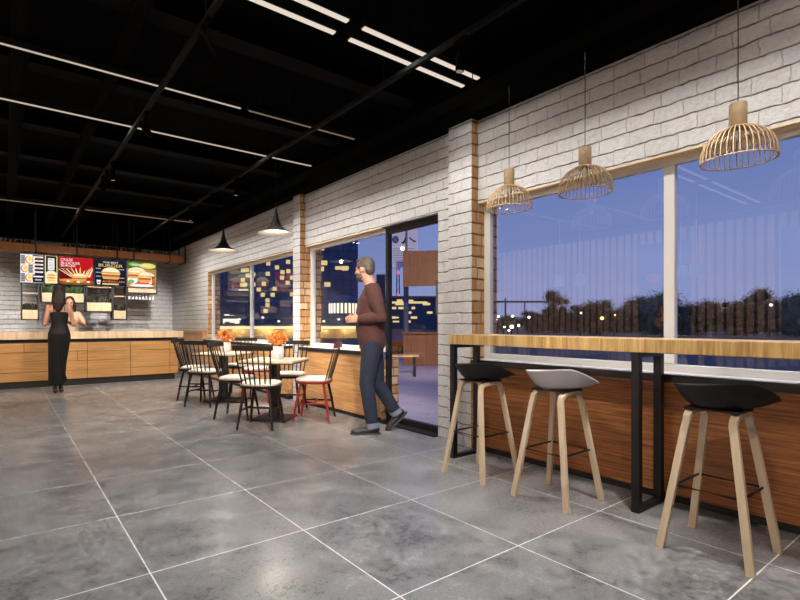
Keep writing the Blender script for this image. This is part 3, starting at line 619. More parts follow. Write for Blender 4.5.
# ================================================================== DINING TABLES
def table(loc, rz, lab):
    t = thing('dining_table', lab, 'table', loc, rz, 'square pedestal dining tables')
    MB().box(-.315, .315, -.315, .315, .668, .69).build('tabletop', M['tabletop'], t, .002)
    MB().box(-.317, .317, -.317, .317, .655, .668).build('edge', M['table_edge'], t)
    MB().box(-.05, .05, -.05, .05, .02, .655).box(-.13, .13, -.02, .02, .635, .655).build('column', M['black_metal'], t)
    MB().box(-.21, .21, -.21, .21, 0, .02).build('base', M['black_metal'], t, .004)
T1, T2 = (2.57, 5.13, 0), (2.58, 6.78, 0)
table(T1, R(43), 'square pale topped dining table nearer the viewer'); table(T2, R(43), 'square pale topped dining table nearer the service counter')
def vase(loc, lab, sd):
    random.seed(sd); t = thing('flower_vase', lab, 'vase', loc, R(20), 'flower vases on the dining tables')
    v = MB(); v.oval([(0, 0, 0, .055, .055), (0, 0, .005, .058, .058), (0, 0, .15, .062, .062), (0, 0, .15, .055, .055), (0, 0, .03, .05, .05)], 28, p=5); v.build('vase', M['ceramic'], t)
    fl = MB()
    for i in range(120):
        a = random.uniform(0, 2*pi); e = random.uniform(-.25, pi/2); rr = .115*random.uniform(.6, 1.12)
        p = Vector((cos(a)*cos(e)*rr, sin(a)*cos(e)*rr, .205+sin(e)*rr*.85)); d = (p-Vector((0, 0, .15))).normalized(); q = d.to_track_quat('Z', 'Y'); mt = 0 if random.random() < .6 else 1
        for k in range(6):
            a2 = 2*pi*k/6+i; s = random.uniform(.018, .034); e1 = Vector((cos(a2)*.7, sin(a2)*.7, 1.0))*s; e2 = Vector((cos(a2+.5), sin(a2+.5), .5))*s*.5; e3 = Vector((cos(a2-.5), sin(a2-.5), .5))*s*.5
            fl.add([p, p+q @ e3, p+q @ e1, p+q @ e2], [(0, 1, 2, 3)], mt)
    fl.ell((0, 0, .19), (.06, .06, .05))
    tag(fl.build('bouquet', [M['flower'], M['flower2']], t), kind='stuff')
    st = MB()
    for i in range(9): a = 2*pi*i/9; st.tube([(.02*cos(a), .02*sin(a), .03), (.05*cos(a), .05*sin(a), .19)], .002, 5)
    st.build('stems', M['foliage'], t)
vase((2.63, 5.18, .69), 'white vase with orange flowers on the nearer dining table', 3)
vase((2.60, 6.76, .69), 'white vase with orange flowers on the rear dining table', 5)

def chair_mesh(t, frame, spind, seatm, shaded=None):
    # faces +x; seat top .44
    s = MB(); s.oval([(0, 0, .425, .185, .19), (0, 0, .43, .2, .205), (0, 0, .445, .205, .21), (0, 0, .45, .2, .205)], 28, p=3.2); s.build('seat', frame, t)
    c = MB(); c.oval([(0.005, 0, .451, .18, .185), (0.005, 0, .458, .198, .203), (0.005, 0, .478, .198, .203), (0.005, 0, .488, .175, .18), (.005, 0, .491, .1, .1)], 28, p=3.4); c.build('cushion', seatm, t)
    for i, (sx_, sy_) in enumerate(((1, 1), (1, -1), (-1, 1), (-1, -1))):
        MB().tube([(sx_*.205, sy_*.19, 0), (sx_*.17, sy_*.165, .22), (sx_*.13, sy_*.13, .43)], [.011, .0165, .014], 10).build('leg', shaded if (shaded and i == 3) else frame, t)  # on the red chair, shadow on one leg and side stretcher painted as black
    q = lambda z: (.205-.075*z/.43, .19-.06*z/.43)
    a, b = q(.20)
    for sy_ in (1, -1): MB().tube([(a, sy_*b, .20), (0, sy_*b, .20), (-a, sy_*b, .20)], [.008, .011, .008], 8).build('stretcher', shaded if (shaded and sy_ < 0) else frame, t)
    a, b = q(.20); MB().tube([(0, b, .20), (0, 0, .20), (0, -b, .20)], [.008, .011, .008], 8).build('stretcher', frame, t)
    for k in range(7):
        y = (k-3)/3; d = .03*(1-y*y)
        MB().tube([(-.15-d, y*.15, .44), (-.21-d, y*.172, .64), (-.265-d, y*.185, .845)], [.007, .0085, .006], 8).build('spindle', spind, t)
    r = []
    for k in range(-8, 9):
        y = k/8; d = .03*(1-y*y); x = -.270-d; e = .004 if abs(k) == 8 else 0
        r.append([(x-.011, y*.215, .828+e), (x+.011, y*.215, .828+e), (x+.006, y*.215, .882-e), (x-.014, y*.215, .882-e)])
    MB().rings(r, smooth=False).build('crest_rail', frame, t, .004)
def chair(loc, face, lab, kind=0, src=None):
    rz = math.atan2(face[1], face[0])
    t = thing('dining_chair', lab, 'chair', (*loc, 0), rz, 'spindle back chairs round the dining tables')
    if src is not None:
        for ch in list(src.children): c = ch.copy(); COL.objects.link(c); c.parent = t
    else: chair_mesh(t, *((M['chair_black'], M['chair_black'], M['cushion']), (M['chair_red'], M['chair_brown'], M['cushion'], M['chair_black']))[kind])
    return t
c0 = chair((2.25, 4.81), (.7, .72), 'black spindle chair with its back to the viewer, nearest of all')
chair((2.25, 5.47), (.72, -.70), 'black spindle chair at the left corner of the nearer table', src=c0)
chair((2.95, 5.50), (-.68, -.72), 'black spindle chair beyond the nearer table in front of the white pilaster', src=c0)
r0 = chair((2.93, 4.83), (-.72, .69), 'red spindle chair in front, beside the oak panelling', 1)
chair((2.23, 6.53), (.75, .66), 'black spindle chair at the rear table with its back to the viewer', src=c0)
chair((2.30, 7.14), (.78, -.62), 'black spindle chair farthest left, nearest the service counter', src=c0)
chair((2.98, 6.45), (-.72, .69), 'red spindle chair at the rear table, mostly hidden behind the nearer table', 1, src=r0)
chair((2.95, 7.15), (-.7, -.7), 'black spindle chair beyond the rear table below the left window', src=c0)
t = thing('tissue_box', 'small white box on the black ledge behind the rear table', 'box', (3.40, 7.75, .785)); MB().box(-.035, .035, -.12, .12, 0, .07).build('carton', M['ceramic'], t, .004); MB().box(-.01, .01, -.05, .05, .07, .074).build('slot', M['black_board'], t)

# ================================================================== LEFT WALL FURNISHING (mirrored in the glass)
def poster(y0, y1, lab, k):
    t = thing('wall_poster', lab, 'poster', (-3.398, (y0+y1)/2, .78), group='dark food posters'); h = (y1-y0)/2
    MB().box(0, .02, -h, h, 0, 1.92).build('board', plain('poster_dark', (.02, .03, .06), .5), t)
    m_ = MB()
    for i in range(5): m_.ell((.022, random.uniform(-.2, .2), .35+.22*i), (.004, .18-.01*i, .10), n=16)
    m_.build('printed_artwork', plain('poster_food', (.5, .16, .08), .6), t)
poster(3.75, 4.64, 'dark poster with food pictures on the slatted wall, farther one', 0); poster(1.4, 2.44, 'dark poster with food pictures on the slatted wall, nearer one', 1)
for i, y in enumerate((3.49, 3.73, 5.64, 6.10)):
    t = thing('pendant_lamp', 'small white cone pendant near the slatted wall, %s' % ('nearest', 'second nearest', 'second farthest', 'farthest')[i], 'pendant lamp', (-2.9, y, 1.93), group='small white pendants by the slatted wall')
    MB().lathe([(.12, 0), (.10, .24), (.01, .245)], n=20).build('shade', plain('shade_white', (.92, .91, .88), .6), t); MB().cyl((0, 0, .24), (0, 0, 1.47), .007, n=6).build('cord', M['frame'], t)

# ================================================================== OUTSIDE
SY, CYAW = sin(R(35.4)), cos(R(35.4))
def far(bearing, d):            # ground point at distance d along a bearing (tangent off the room's view axis)
    return Vector((d*(SY+bearing*CYAW), d*(CYAW-bearing*SY), 0))
FACE = R(-35.4)                 # turned to look back at the terrace
def paving_mat():
    m = brick('terrace_paving', (.66, .52, .58), (.58, .46, .52), (.40, .33, .38), axes=(0, 1), bw=.22, rh=.11, mortar=.004, rough=.5, bump=.2, wobble=.004); return m
struct('ground', MB().box(-300, 420, -150, 500, -.3, -.06), plain('dark_ground', (.022, .030, .055), .6, noise=.5, nscale=.2), label='dark ground beyond the terrace', cat='ground')
struct('ground_paving', MB().box(3.72, 14, -6, 15, -.08, -.01), paving_mat(), label='lilac grey paved terrace outside the door', cat='paving')
tower_glass = plain('tower_glass', (.12, .155, .30), .4, noise=.3, nscale=.4); tower_line = plain('tower_line', (.09, .10, .16), .5); lit = emit('lit_window', (1, .76, .32), .95); lit_pale = emit('lit_pale', (1, .90, .68), 1.5)
conc = plain('evening_concrete', (.16, .16, .20), .7); conc_warm = plain('tan_wall', (.34, .26, .14), .8, noise=.3, nscale=1.5)
def building(name, lab, bearing, d, wdt, hgt, dep, floors, cols, lits, mat=tower_glass, lw=1.0, lh=.95, cat='building', litm=None):
    p = far(bearing, d); t = thing(name, lab, cat, (p.x, p.y, -.06), FACE)
    MB().box(-wdt/2, wdt/2, 0, dep, 0, hgt).build('facade', mat, t)
    g = MB()
    for i in range(1, floors): g.box(-wdt/2, wdt/2, -.12, 0, hgt*i/floors-.1, hgt*i/floors+.1)
    for i in range(cols+1): x = -wdt/2+wdt*i/cols; g.box(x-.1, x+.1, -.1, 0, 0, hgt)
    g.build('floor_bands', tower_line, t)
    MB().box(-wdt/2-.1, wdt/2+.1, -.1, dep+.1, hgt, hgt+.5).build('parapet', conc, t)
    for (x, z, *e) in lits:
        w_, h_ = e if e else (lw, lh); MB().box(x-w_/2, x+w_/2, -.16, -.02, z-h_/2, z+h_/2).build('lit_window', litm or lit, t)
    return t
def zz(v, d): return 1.16+(324-v)/487*d
def xx(u, b, d): return ((u-350)/487-b)*d
D = 120; b = (262-350)/487
L_ = [(400, 85), (455, 110), (525, 75), (240, 128), (265, 126), (305, 155), (270, 160), (397, 150), (490, 140), (527, 134), (487, 175), (240, 190), (236, 220), (254, 218), (306, 218), (372, 213), (522, 207), (550, 175), (365, 283), (428, 283), (550, 280), (395, 318), (395, 347), (383, 385), (340, 250), (440, 245)]
building('tower_block', 'dark blue tower block with scattered yellow lit windows seen through the left window', b, D, 21, 52, 14, 17, 9, [(xx(205+x/6.316, b, D), zz(250+y/6.316, D)) for x, y in L_]+[(xx(243.5, b, D), zz(291, D), 2.4, .9)])
D = 100; b = (228-350)/487
building('shop_row', 'low building with bright shop windows left of the dark tower', b, D, 8.5, 7.5, 8, 2, 4, [(xx(u, b, D), zz(v, D), 1.0, 1.5) for u, v in ((218, 319), (222, 320), (227, 318), (232, 319), (237, 320))], conc, litm=lit_pale)
D = 130; b = (336-350)/487
building('office_tower', 'dark office tower with a few lit windows behind the man', b, D, 11.5, 36, 12, 14, 6, [(xx(310+x/5.46, b, D), zz(235+y/5.46, D), 1.6, 1.2) for x, y in ((62, 72), (78, 152), (190, 182), (95, 270), (60, 185), (130, 40))]+[(xx(342, b, D), zz(268, D), 3.6, .9)])
D = 170; b = (381-350)/487
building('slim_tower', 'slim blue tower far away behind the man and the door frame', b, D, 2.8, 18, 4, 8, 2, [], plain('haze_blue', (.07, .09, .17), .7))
D = 110; b = (418-350)/487; rnd = random.Random(4)
t = building('terminal_building', 'long low building with yellow lit floors seen through the glass door', b, D, 15, 6.4, 10, 3, 9, [(xx(389+rnd.uniform(0, 48), b, D), zz(v, D)+.1, rnd.uniform(.5, 1.9), rnd.choice((.35, .5))) for v in (301, 301, 301, 301, 304.5, 304.5, 304.5, 304.5, 308.5, 308.5, 308.5, 313, 313, 313, 318, 318, 318, 322, 322)]+[(xx(u, b, D), zz(302.5, D), 4.2, .45) for u in (397, 418)], plain('slate_blue', (.08, .10, .19), .5))
MB().box(-8, 8, -1.2, 11, 6.9, 7.4).build('roof', conc, t)
D = 85; b = (344-350)/487; p = far(b, D)
t = thing('pavilion', 'low round pavilion with glowing windows left of the man', 'building', (p.x, p.y, -.06), FACE)
MB().lathe([(2.6, 0), (2.6, 4.9)], n=28).build('drum', conc, t); MB().lathe([(2.9, 4.9), (2.9, 5.1), (1.8, 5.9), (.01, 6.2)], n=28).build('roof', plain('roof_blue', (.12, .15, .28), .5), t)
for i in range(12): a = pi+pi*(i+.5)/12; MB().mbox(Matrix.Rotation(a-pi/2, 4, 'Z') @ Matrix.Translation((0, 2.6, 0)), -.2, .2, -.05, .06, 3.0, 4.7).build('lit_window', lit_pale, t)
# lit parapet along the road
p = far((292-350)/487, 40); t = thing('parapet_wall', 'tan parapet wall with a glowing light line along the road', 'wall', (p.x, p.y, -.06), FACE)
MB().box(-7, 6.2, 0, .4, 0, .76).build('wall', conc_warm, t); MB().box(-7, 6.2, -.05, .5, .98, 1.05).build('coping', conc, t); MB().box(-7, 6.2, 0, .3, .76, .98).build('light_line', emit('light_line', (1, .80, .38), 1.5), t)
for i in range(12):
    q = -6.5+i*1.1; lamp('light_line_glow', 'AREA', far((292-350)/487, 40)+Matrix.Rotation(FACE, 3, 'Z') @ Vector((q, -.5, .80)), 30, (1, .72, .3), far((292-350)/487, 40)+Matrix.Rotation(FACE, 3, 'Z') @ Vector((q, .0, .2)), 1.1, sy=.05) if i % 2 == 0 else None
p = far((292-350)/487, 52); t = thing('road_deck', 'raised road deck with small lights behind the parapet wall', 'road', (p.x, p.y, -.06), FACE)
MB().box(-9, 9.5, 0, 3, 1.75, 2.05).build('deck', conc, t)
for i in range(6): MB().box(-8+3.2*i, -7.7+3.2*i, 1, 1.3, 0, 1.75).build('pier', conc, t)
for i, q in enumerate((-7.2, -5.6, -3.1, -1.4, .4, 2.2, 3.4, 5.0, 6.4, 7.6)): MB().ell((q, -.1, 1.45+.2*(i % 3)), (.16, .1, .13), n=8, k=6).build('deck_light', lit_pale, t)
# kiosk, sign, bench
p = far((421-350)/487, 12.75); t = thing('kiosk', 'brown timber kiosk with boarded top and counter seen through the glass door', 'kiosk', (p.x, p.y, -.01), R(-46))
kw = wood('kiosk_timber', (.17, .052, .011), (.27, .095, .024), (9, 9, .8), 2, .6)
for k in range(6):
    x = -.47+k*.19
    MB().box(x+.004, x+.186, 0, .03, 2.10, 3.03).build('fascia_board', kw, t); MB().box(x+.004, x+.186, 0, .03, .02, .86).build('front_board', kw, t)
MB().box(-.47, .67, .03, .10, 2.12, 3.0).box(-.47, .67, .03, .10, .04, .84).build('framing', kw, t)
MB().box(.42, .52, .03, .13, .0, 3.0).build('post', kw, t); MB().box(-.50, .70, -.12, .2, .86, .90).build('counter_shelf', kw, t)
MB().box(.38, .6, -.03, -.001, 1.35, 2.25).build('menu_panel', M['black_board'], t)
m_ = MB()
for i in range(4): m_.ell((.49, -.032, 1.48+.2*i), (.07, .004, .05), n=10, k=6)
m_.build('menu_pictures', emit('menu_glow', (.5, .05, .04), .7), t)
p = far((404-350)/487, 17); t = thing('notice_sign', 'white notice board on a grey post with blue round badge and dark symbols', 'sign', (p.x, p.y, -.06), FACE)
MB().cyl((.08, .05, 0), (.08, .05, 4.6), .09, n=12).build('post', conc, t); MB().box(-.47, .47, -.03, .02, 3.13, 4.50).build('board', plain('sign_white', (.88, .80, .86), .5), t)
s = MB(); s.ell((-.30, -.032, 4.10), (.12, .003, .13), n=20, k=12); s.build('round_badge', plain('badge_blue', (.03, .06, .25), .5), t)
s = MB(); s.bar((-.36, -.037, 4.02), (-.24, -.037, 4.18), .05, .004).bar((-.36, -.037, 4.18), (-.24, -.037, 4.02), .05, .004); s.build('badge_cross', bpy.data.materials['sign_white'], t)
s = MB(); s.prism([(-.10, 4.0), (-.02, 4.05), (.08, 4.30), (.11, 4.29), (.04, 4.04), (.10, 3.98), (.0, 3.98), (-.02, 3.93)], -.036, -.031); s.prism([(.15, 4.18), (.22, 4.17), (.32, 4.08), (.40, 4.07), (.40, 4.0), (.33, 4.02), (.24, 4.08)], -.036, -.031)
s.build('symbols', M['black_board'], t)
s = MB()
for i in range(7): s.box(-.38, .36-.07*(i % 3), -.034, -.031, 3.78-.08*i, 3.80-.08*i)
s.build('text_lines', plain('sign_text', (.25, .22, .3), .6), t)
p = far((404-350)/487, 10.3); t = thing('bench', 'plain timber plank bench on the terrace outside the door', 'bench', (p.x, p.y, -.01), FACE)
MB().box(-.30, .30, -.14, .14, .42, .46).build('plank', M['bar'], t)
for x in (-.22, .22): MB().box(x-.02, x+.02, -.1, .1, 0, .42).build('leg', M['black_metal'], t)
p = far((398-350)/487, 160); t = thing('radio_mast', 'distant lattice mast with red warning lights left of the kiosk', 'mast', (p.x, p.y, -.06), FACE)
m_ = MB()
for k in range(4):
    a = pi/4+pi/2*k; m_.cyl((.9*cos(a), .9*sin(a), 0), (.35*cos(a), .35*sin(a), 26), .14, n=6)
for k in range(9): m_.bar((-.8+.05*k, -.4, 2.8*k), (.8-.05*k, -.4, 2.8*k+2.6), .12)
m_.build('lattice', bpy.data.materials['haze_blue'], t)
for z in (10.5, 18, 24.5): MB().ell((0, -.9, z), (.55, .3, .8), n=8, k=6).build('warning_light', emit('warning_red', (1, .22, .35), .9) if z < 11 else bpy.data.materials['warning_red'], t)
p = far((395-350)/487, 15.5); t = thing('autumn_shrub', 'orange autumn shrub outside, left of the kiosk', 'shrub', (p.x, p.y, -.01))
l = MB(); leaf_clump(l, -.25, .25, -.25, .25, .1, .65, 500, .03, .7); tag(l.build('leaves', plain('autumn_leaf', (.35, .14, .02), .6, noise=.6, nscale=9), t), kind='stuff'); MB().cyl((0, 0, 0), (0, 0, .4), .03, n=8).build('stem', conc, t)
# trees along the skyline
tree_ms = [plain('tree_brown', (.040, .022, .013), .9, noise=.4, nscale=.6), plain('tree_dark', (.014, .018, .012), .9, noise=.4, nscale=.6)]
bark = plain('bark', (.015, .011, .008), .9)
def tree_proto(sd, w_, h_):
    random.seed(sd); l = MB(); br = MB(); br.tube([(0, 0, 0), (.1, 0, h_*.35), (0, .1, h_*.7)], [.22, .15, .05], 8)
    lobes = []
    for i in range(34):
        a = random.uniform(0, 2*pi); z = random.uniform(.12, .83)*h_; rr = random.uniform(.1, .44)*w_*(1.1-abs(z/h_-.4)*1.3); c = Vector((cos(a)*rr, sin(a)*rr, z)); s = w_*random.uniform(.11, .18)*(1.2-z/h_*.5); lobes.append((c, s))
        br.tube([(0, 0, z*.55), c*.6+Vector((0, 0, z*.35)), c], [.09, .05, .02], 5)
    for c, s in lobes:
        l.ell(c, (s*.8, s*.8, s*.75), n=9, k=6)
        for _ in range(200):
            d = Vector((random.gauss(0, 1), random.gauss(0, 1), random.gauss(0, 1))).normalized(); p = c+d*s*random.uniform(.8, 1.95); e = random.uniform(.04, .10)
            a1 = Vector((random.gauss(0, 1), random.gauss(0, 1), random.gauss(0, 1))).normalized()*e; a2 = a1.cross(d)
            l.add([p-a1, p+a2*1.2, p+a1, p-a2*1.2], [(0, 1, 2, 3)])
    return l, br
prot = []
for sd, w_, h_ in ((1, 5.2, 5.6), (2, 6.2, 4.8), (3, 4.6, 6.6)): l, br = tree_proto(sd, w_, h_); prot.append((l.mesh('tree_crown', tree_ms[0]), l.mesh('tree_crown', tree_ms[1]), br.mesh('tree_trunk', bark), h_))
random.seed(11)
SK = [(532, 73, 2, 1, 3.4), (556, 62, 2, 1, 5.9), (578, 62, 0, 1, 4.0), (600, 60, 0, 0, 4.6), (622, 66, 1, 1, 3.6), (641, 62, 0, 1, 5.2), (664, 57, 1, 1, 5.0), (690, 56, 1, 1, 3.6), (708, 60, 1, 0, 4.2), (735, 58, 0, 0, 4.4), (757, 60, 2, 0, 6.0), (775, 60, 1, 0, 4.4), (800, 57, 1, 1, 5.0), (830, 60, 0, 1, 4.6), (508, 75, 1, 1, 2.6)]
names = ['low dark tree at the left end of the skyline', 'tall dark bare-topped tree left of the skyline middle', 'dark round tree right of the tallest left tree', 'brownish tree above the middle of the bar', 'low broad dark tree left of the central pair', 'dark full tree just left of the window mullion', 'broad dark tree behind the window mullion', 'low dark tree just right of the window mullion', 'brownish broad tree in the right pane', 'brown tree left of the tallest one in the right pane', 'tall brown tree at the right, the highest of the right pane', 'brown low tree right of the tallest one', 'dark tree at the right picture edge', 'dark tree past the right picture edge', 'small faint tree among the street lights']
for i, ((u, d, k, c, hh), nm) in enumerate(zip(SK, names)):
    d2 = (50, 60, 71)[i % 3]*d/60; ks = d2/d; hh = (hh-1.16)*ks+1.16; d = d2
    p = far((u-350)/487, d); t = thing('skyline_tree', nm, 'tree', (p.x, p.y, -.06), random.uniform(0, 6), 'trees on the dusk skyline'); s = hh/prot[k][3]; t.scale = (max(s, .85)*.95, max(s, .85)*.95, s)
    o = bpy.data.objects.new('crown', prot[k][c]); COL.objects.link(o); o.parent = t; tag(o, kind='stuff')
    o = bpy.data.objects.new('trunk', prot[k][2]); COL.objects.link(o); o.parent = t
t = thing('hedge', 'dark continuous hedge at the foot of the skyline trees', 'hedge', (*far((660-350)/487, 82).xy, -.06), FACE, kind='stuff')
l = MB(); 
for i in range(70): l.ell((random.uniform(-21, 24), random.uniform(-1, 1), random.uniform(.4, 1.6)), (1.3, .8, random.uniform(.7, 1.3)), n=9, k=6)
leaf_clump(l, -21, 24, -1, 1, .8, 2.6, 2800, .14, .5); l.build('foliage', tree_ms[1], t)
# street lights
GL = [emit('street_white', (1, .92, .8), 5), emit('street_orange', (1, .55, .2), 4)]
for i, (u, v, d, s, c, nm) in enumerate(((498.5, 316.5, 80, .22, 0, 'leftmost, upper'), (496.5, 319.5, 80, .17, 0, 'leftmost, lower'), (512.5, 316.2, 82, .26, 0, 'upper white one left of the tree'), (511.8, 326.8, 70, .34, 0, 'brightest low white one'), (518.6, 325.5, 72, .22, 0, 'low white one right of the brightest'), (504.5, 327, 72, .17, 0, 'low faint one left of the brightest'), (529, 317.2, 84, .26, 0, 'white one in front of the small tree'), (509, 330.5, 66, .2, 0, 'lowest of the cluster'),
      (602, 318.2, 43, .18, 1, 'orange one above the middle of the bar'), (581, 313, 43, .10, 0, 'tiny pale one among the dark trees'), (615, 315, 43, .09, 1, 'tiny orange one left of the mullion'), (771, 305, 43, .13, 0, 'pale one at the right among the brown trees'))):
    if u < 540: d *= .62; s *= .62
    z = zz(v, d); p = far((u-350)/487, d); t = thing('street_lamp', 'distant street lamp glow: '+nm, 'street lamp', (p.x, p.y, -.06), group='distant street lamps')
    MB().cyl((0, .1, 0), (0, .1, max(z, .5)), .05, n=6).build('pole', bark, t); MB().ell((0, 0, z), (s*.8, s*.8, s*.8), n=10, k=7).build('lamp_head', GL[c], t)
p = far((512-350)/487, 95); t = thing('road_gantry', 'thin dark gantry line above the street lights at the left of the big window', 'gantry', (p.x, p.y, -.06), FACE)
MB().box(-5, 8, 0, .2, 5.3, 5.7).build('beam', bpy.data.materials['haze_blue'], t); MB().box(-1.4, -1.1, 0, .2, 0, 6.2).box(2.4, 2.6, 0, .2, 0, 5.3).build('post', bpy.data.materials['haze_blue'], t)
MB().box(-6, 7, 2, 8, 0, 2.6).build('lit_yard', plain('yard_blue', (.2, .22, .36), .7), t)

# ================================================================== PEOPLE
def solid(mb, name, mat, parent, vox=.008, smooth=3):
    me = mb.mesh(name, mat); o = bpy.data.objects.new(name, me); COL.objects.link(o)
    r = o.modifiers.new('r', 'REMESH'); r.mode = 'VOXEL'; r.voxel_size = vox
    s = o.modifiers.new('s', 'SMOOTH'); s.iterations = smooth; s.factor = .5
    bpy.context.view_layer.update(); dg = bpy.context.evaluated_depsgraph_get()
    nm = bpy.data.meshes.new_from_object(o.evaluated_get(dg)); o.modifiers.clear(); o.data = nm; nm.name = name
    nm.polygons.foreach_set('use_smooth', [True]*len(nm.polygons)); nm.materials.clear(); nm.materials.append(mat)
    o.parent = parent; return o
def head(mb, c, yaw, pitch=0, k=1.0):
    c = Vector(c); q = Matrix.Rotation(yaw, 3, 'Z') @ Matrix.Rotation(pitch, 3, 'Y')
    P = lambda x, y, z: c+q @ Vector((x*k, y*k, z*k))
    E_ = lambda x, y, z, a, b_, d: mb.ell(P(x, y, z), (a*k, b_*k, d*k), q, 18, 12)
    E_(-.012, 0, .025, .098, .075, .095); E_(.02, 0, -.045, .072, .058, .075); E_(.045, 0, -.085, .040, .034, .030)
    E_(.078, 0, .012, .018, .052, .014)                                  # brow
    mb.limb([P(.088, 0, .005), P(.108, 0, -.028)], [.009*k, .013*k], 10); E_(.098, 0, -.03, .012, .019, .010)
    E_(.086, 0, -.062, .010, .024, .006); E_(.084, 0, -.073, .010, .020, .007); E_(.078, 0, -.095, .016, .020, .014)
    for s in (-1, 1): E_(-.004, s*.076, -.012, .018, .009, .030); E_(.055, s*.042, -.025, .028, .020, .022)
    return P, q
def eyes(P, q, parent, k=1.0):
    for s in (-1, 1):
        e = MB(); e.ell(P(.084, s*.031, -.004), (.008*k, .013*k, .006*k), q, 12, 8); e.build('eye', M['eye'], parent)
        e = MB(); e.ell(P(.090, s*.032, .014), (.006*k, .018*k, .0035*k), q, 12, 8); e.build('eyebrow', M['hair_dark'], parent)
def hand(mb, wrist, d, palm, side, curl=.9, k=1.0):
    # d: pointing direction, palm: direction the palm faces, side: direction of the thumb
    w_ = Vector(wrist); d = Vector(d).normalized(); n = Vector(palm); n = (n-d*n.dot(d)).normalized(); s = Vector(side); s = (s-d*s.dot(d)-n*s.dot(n)).normalized()
    rot = Matrix((d, s, n)).transposed()
    mb.ell(w_+d*.048*k, (.052*k, .040*k, .017*k), rot, 14, 9); mb.limb([w_-d*.02*k, w_+d*.02*k], [.024*k, .024*k])
    for i, (o_, ln) in enumerate(((.029, .068), (.010, .078), (-.010, .072), (-.028, .056))):
        p = w_+d*.085*k+s*o_*k; pts = [w_+d*.05*k+s*o_*.8*k, p]; a = 0
        for seg in (.44, .32, .24):
            a += curl*(.55 if seg == .44 else .75); p = p+(d*cos(a)+n*sin(a))*ln*seg*k; pts.append(p)
        mb.limb(pts, [.010*k, .0098*k, .0088*k, .0080*k, .0070*k], 8)
    b_ = w_+d*.025*k+s*.026*k
    mb.limb([b_, b_+(s*.8+d*.6+n*.3).normalized()*.034*k, b_+(s*.55+d*.9+n*.6).normalized()*.064*k, b_+(s*.2+d*.9+n*.8).normalized()*.085*k], [.014*k, .012*k, .0105*k, .008*k], 8)
def foot(mb, ankle, d, ln=.25, r=.042, up=Vector((0, 0, 1)), hk=1):
    a = Vector(ankle); d = Vector(d).normalized(); s = up.cross(d).normalized(); u = d.cross(s)
    rot = Matrix((d, s, u)).transposed()
    mb.ell(a-d*.03-u*.035, (.045*hk, .036*hk, .045*hk), rot); mb.ell(a+d*ln*.25-u*.045, (ln*.42, r*.95, .036), rot); mb.ell(a+d*ln*.50-u*.055, (ln*.26, r*1.08, .026), rot); mb.limb([a, a-u*.03], [r*.85, r])
    return rot, d, s, u

# ---- man walking in: brown sweater, jeans (local: faces +x, his left +y)
hd_ = math.atan2(.579, -.815)
man = thing('person', 'man in brown sweater and jeans walking past the glass door, head turned away', 'person', (3.045, 3.90, 0), hd_)
neck = Vector((.02, 0, 1.50)); hc = Vector((.075, .0, 1.655)); hyaw = R(-34)
LS, RS = Vector((.0, .185, 1.425)), Vector((.0, -.185, 1.425)); LE, RE = Vector((-.075, .245, 1.165)), Vector((-.05, -.25, 1.165)); LW, RW = Vector((.135, .19, 1.145)), Vector((.17, -.14, 1.15))
LH, RH = Vector((.0, .09, .92)), Vector((-.01, -.09, .92)); LK, RK = Vector((.055, .09, .50)), Vector((-.06, -.09, .49)); LA, RA = Vector((.0, .09, .085)), Vector((-.255, -.10, .185))
bm = MB(); P, q = head(bm, hc, hyaw, R(4))
bm.limb([(.0, 0, 1.42), neck, hc+Vector((-.025, 0, -.05))], [.075, .06, .056])
bm.oval([(-.0, 0, .86, .10, .155), (.0, 0, .95, .115, .165), (.015, 0, 1.08, .11, .15), (.02, 0, 1.22, .115, .165), (.01, 0, 1.36, .105, .18), (.0, 0, 1.44, .075, .13), (.0, 0, 1.48, .05, .07)], 24)
for S, E2, W in ((LS, LE, LW), (RS, RE, RW)): bm.limb([S+Vector((0, -.03 if S.y > 0 else .03, -.01)), E2, W], [.05, .040, .028])
for H2, K2, A2 in ((LH, LK, LA), (RH, RK, RA)): bm.limb([H2, (H2+K2)/2, K2, K2*.6+A2*.4, A2], [.092, .08, .058, .056, .038])
hand(bm, LW, LW-LE+Vector((.03, -.02, .03)), (0, -1, -.1), (.1, 0, 1), 1.0); hand(bm, RW, RW-RE, (0, 1, -.1), (.1, 0, 1), 1.0)
foot(bm, LA, (1, .03, 0), .22, .034, hk=.75); up2 = Vector((.72, 0, .70)); foot(bm, RA, (.70, 0, -.72), .22, .034, up2, .75)
solid(bm, 'body', M['skin_man'], man, .0065, 2)
sw = MB(); sw.oval([(.0, 0, .875, .122, .170), (.0, 0, .90, .133, .182), (.005, 0, .95, .142, .192), (.02, 0, 1.06, .145, .186), (.028, 0, 1.20, .14, .19), (.012, 0, 1.35, .128, .205), (.0, 0, 1.425, .100, .175), (.0, 0, 1.475, .073, .09), (.006, 0, 1.495, .064, .066)], 32)
for S, E2, W in ((LS, LE, LW), (RS, RE, RW)):
    m2 = (S+E2)/2; W2 = E2+(W-E2)*.93; sw.limb([S+Vector((0, -.02 if S.y > 0 else .02, .0)), m2, E2, (E2+W2)/2, W2], [.084, .074, .062, .054, .040])
sweat = solid(sw, 'sweater', M['sweater'], man, .010, 3)
MB().tube([(.008+.062*cos(2*pi*i/24), .066*sin(2*pi*i/24), 1.497+.012*cos(2*pi*i/24)*-1) for i in range(24)], .010, 8, closed=True).build('collar', M['sweater'], sweat)
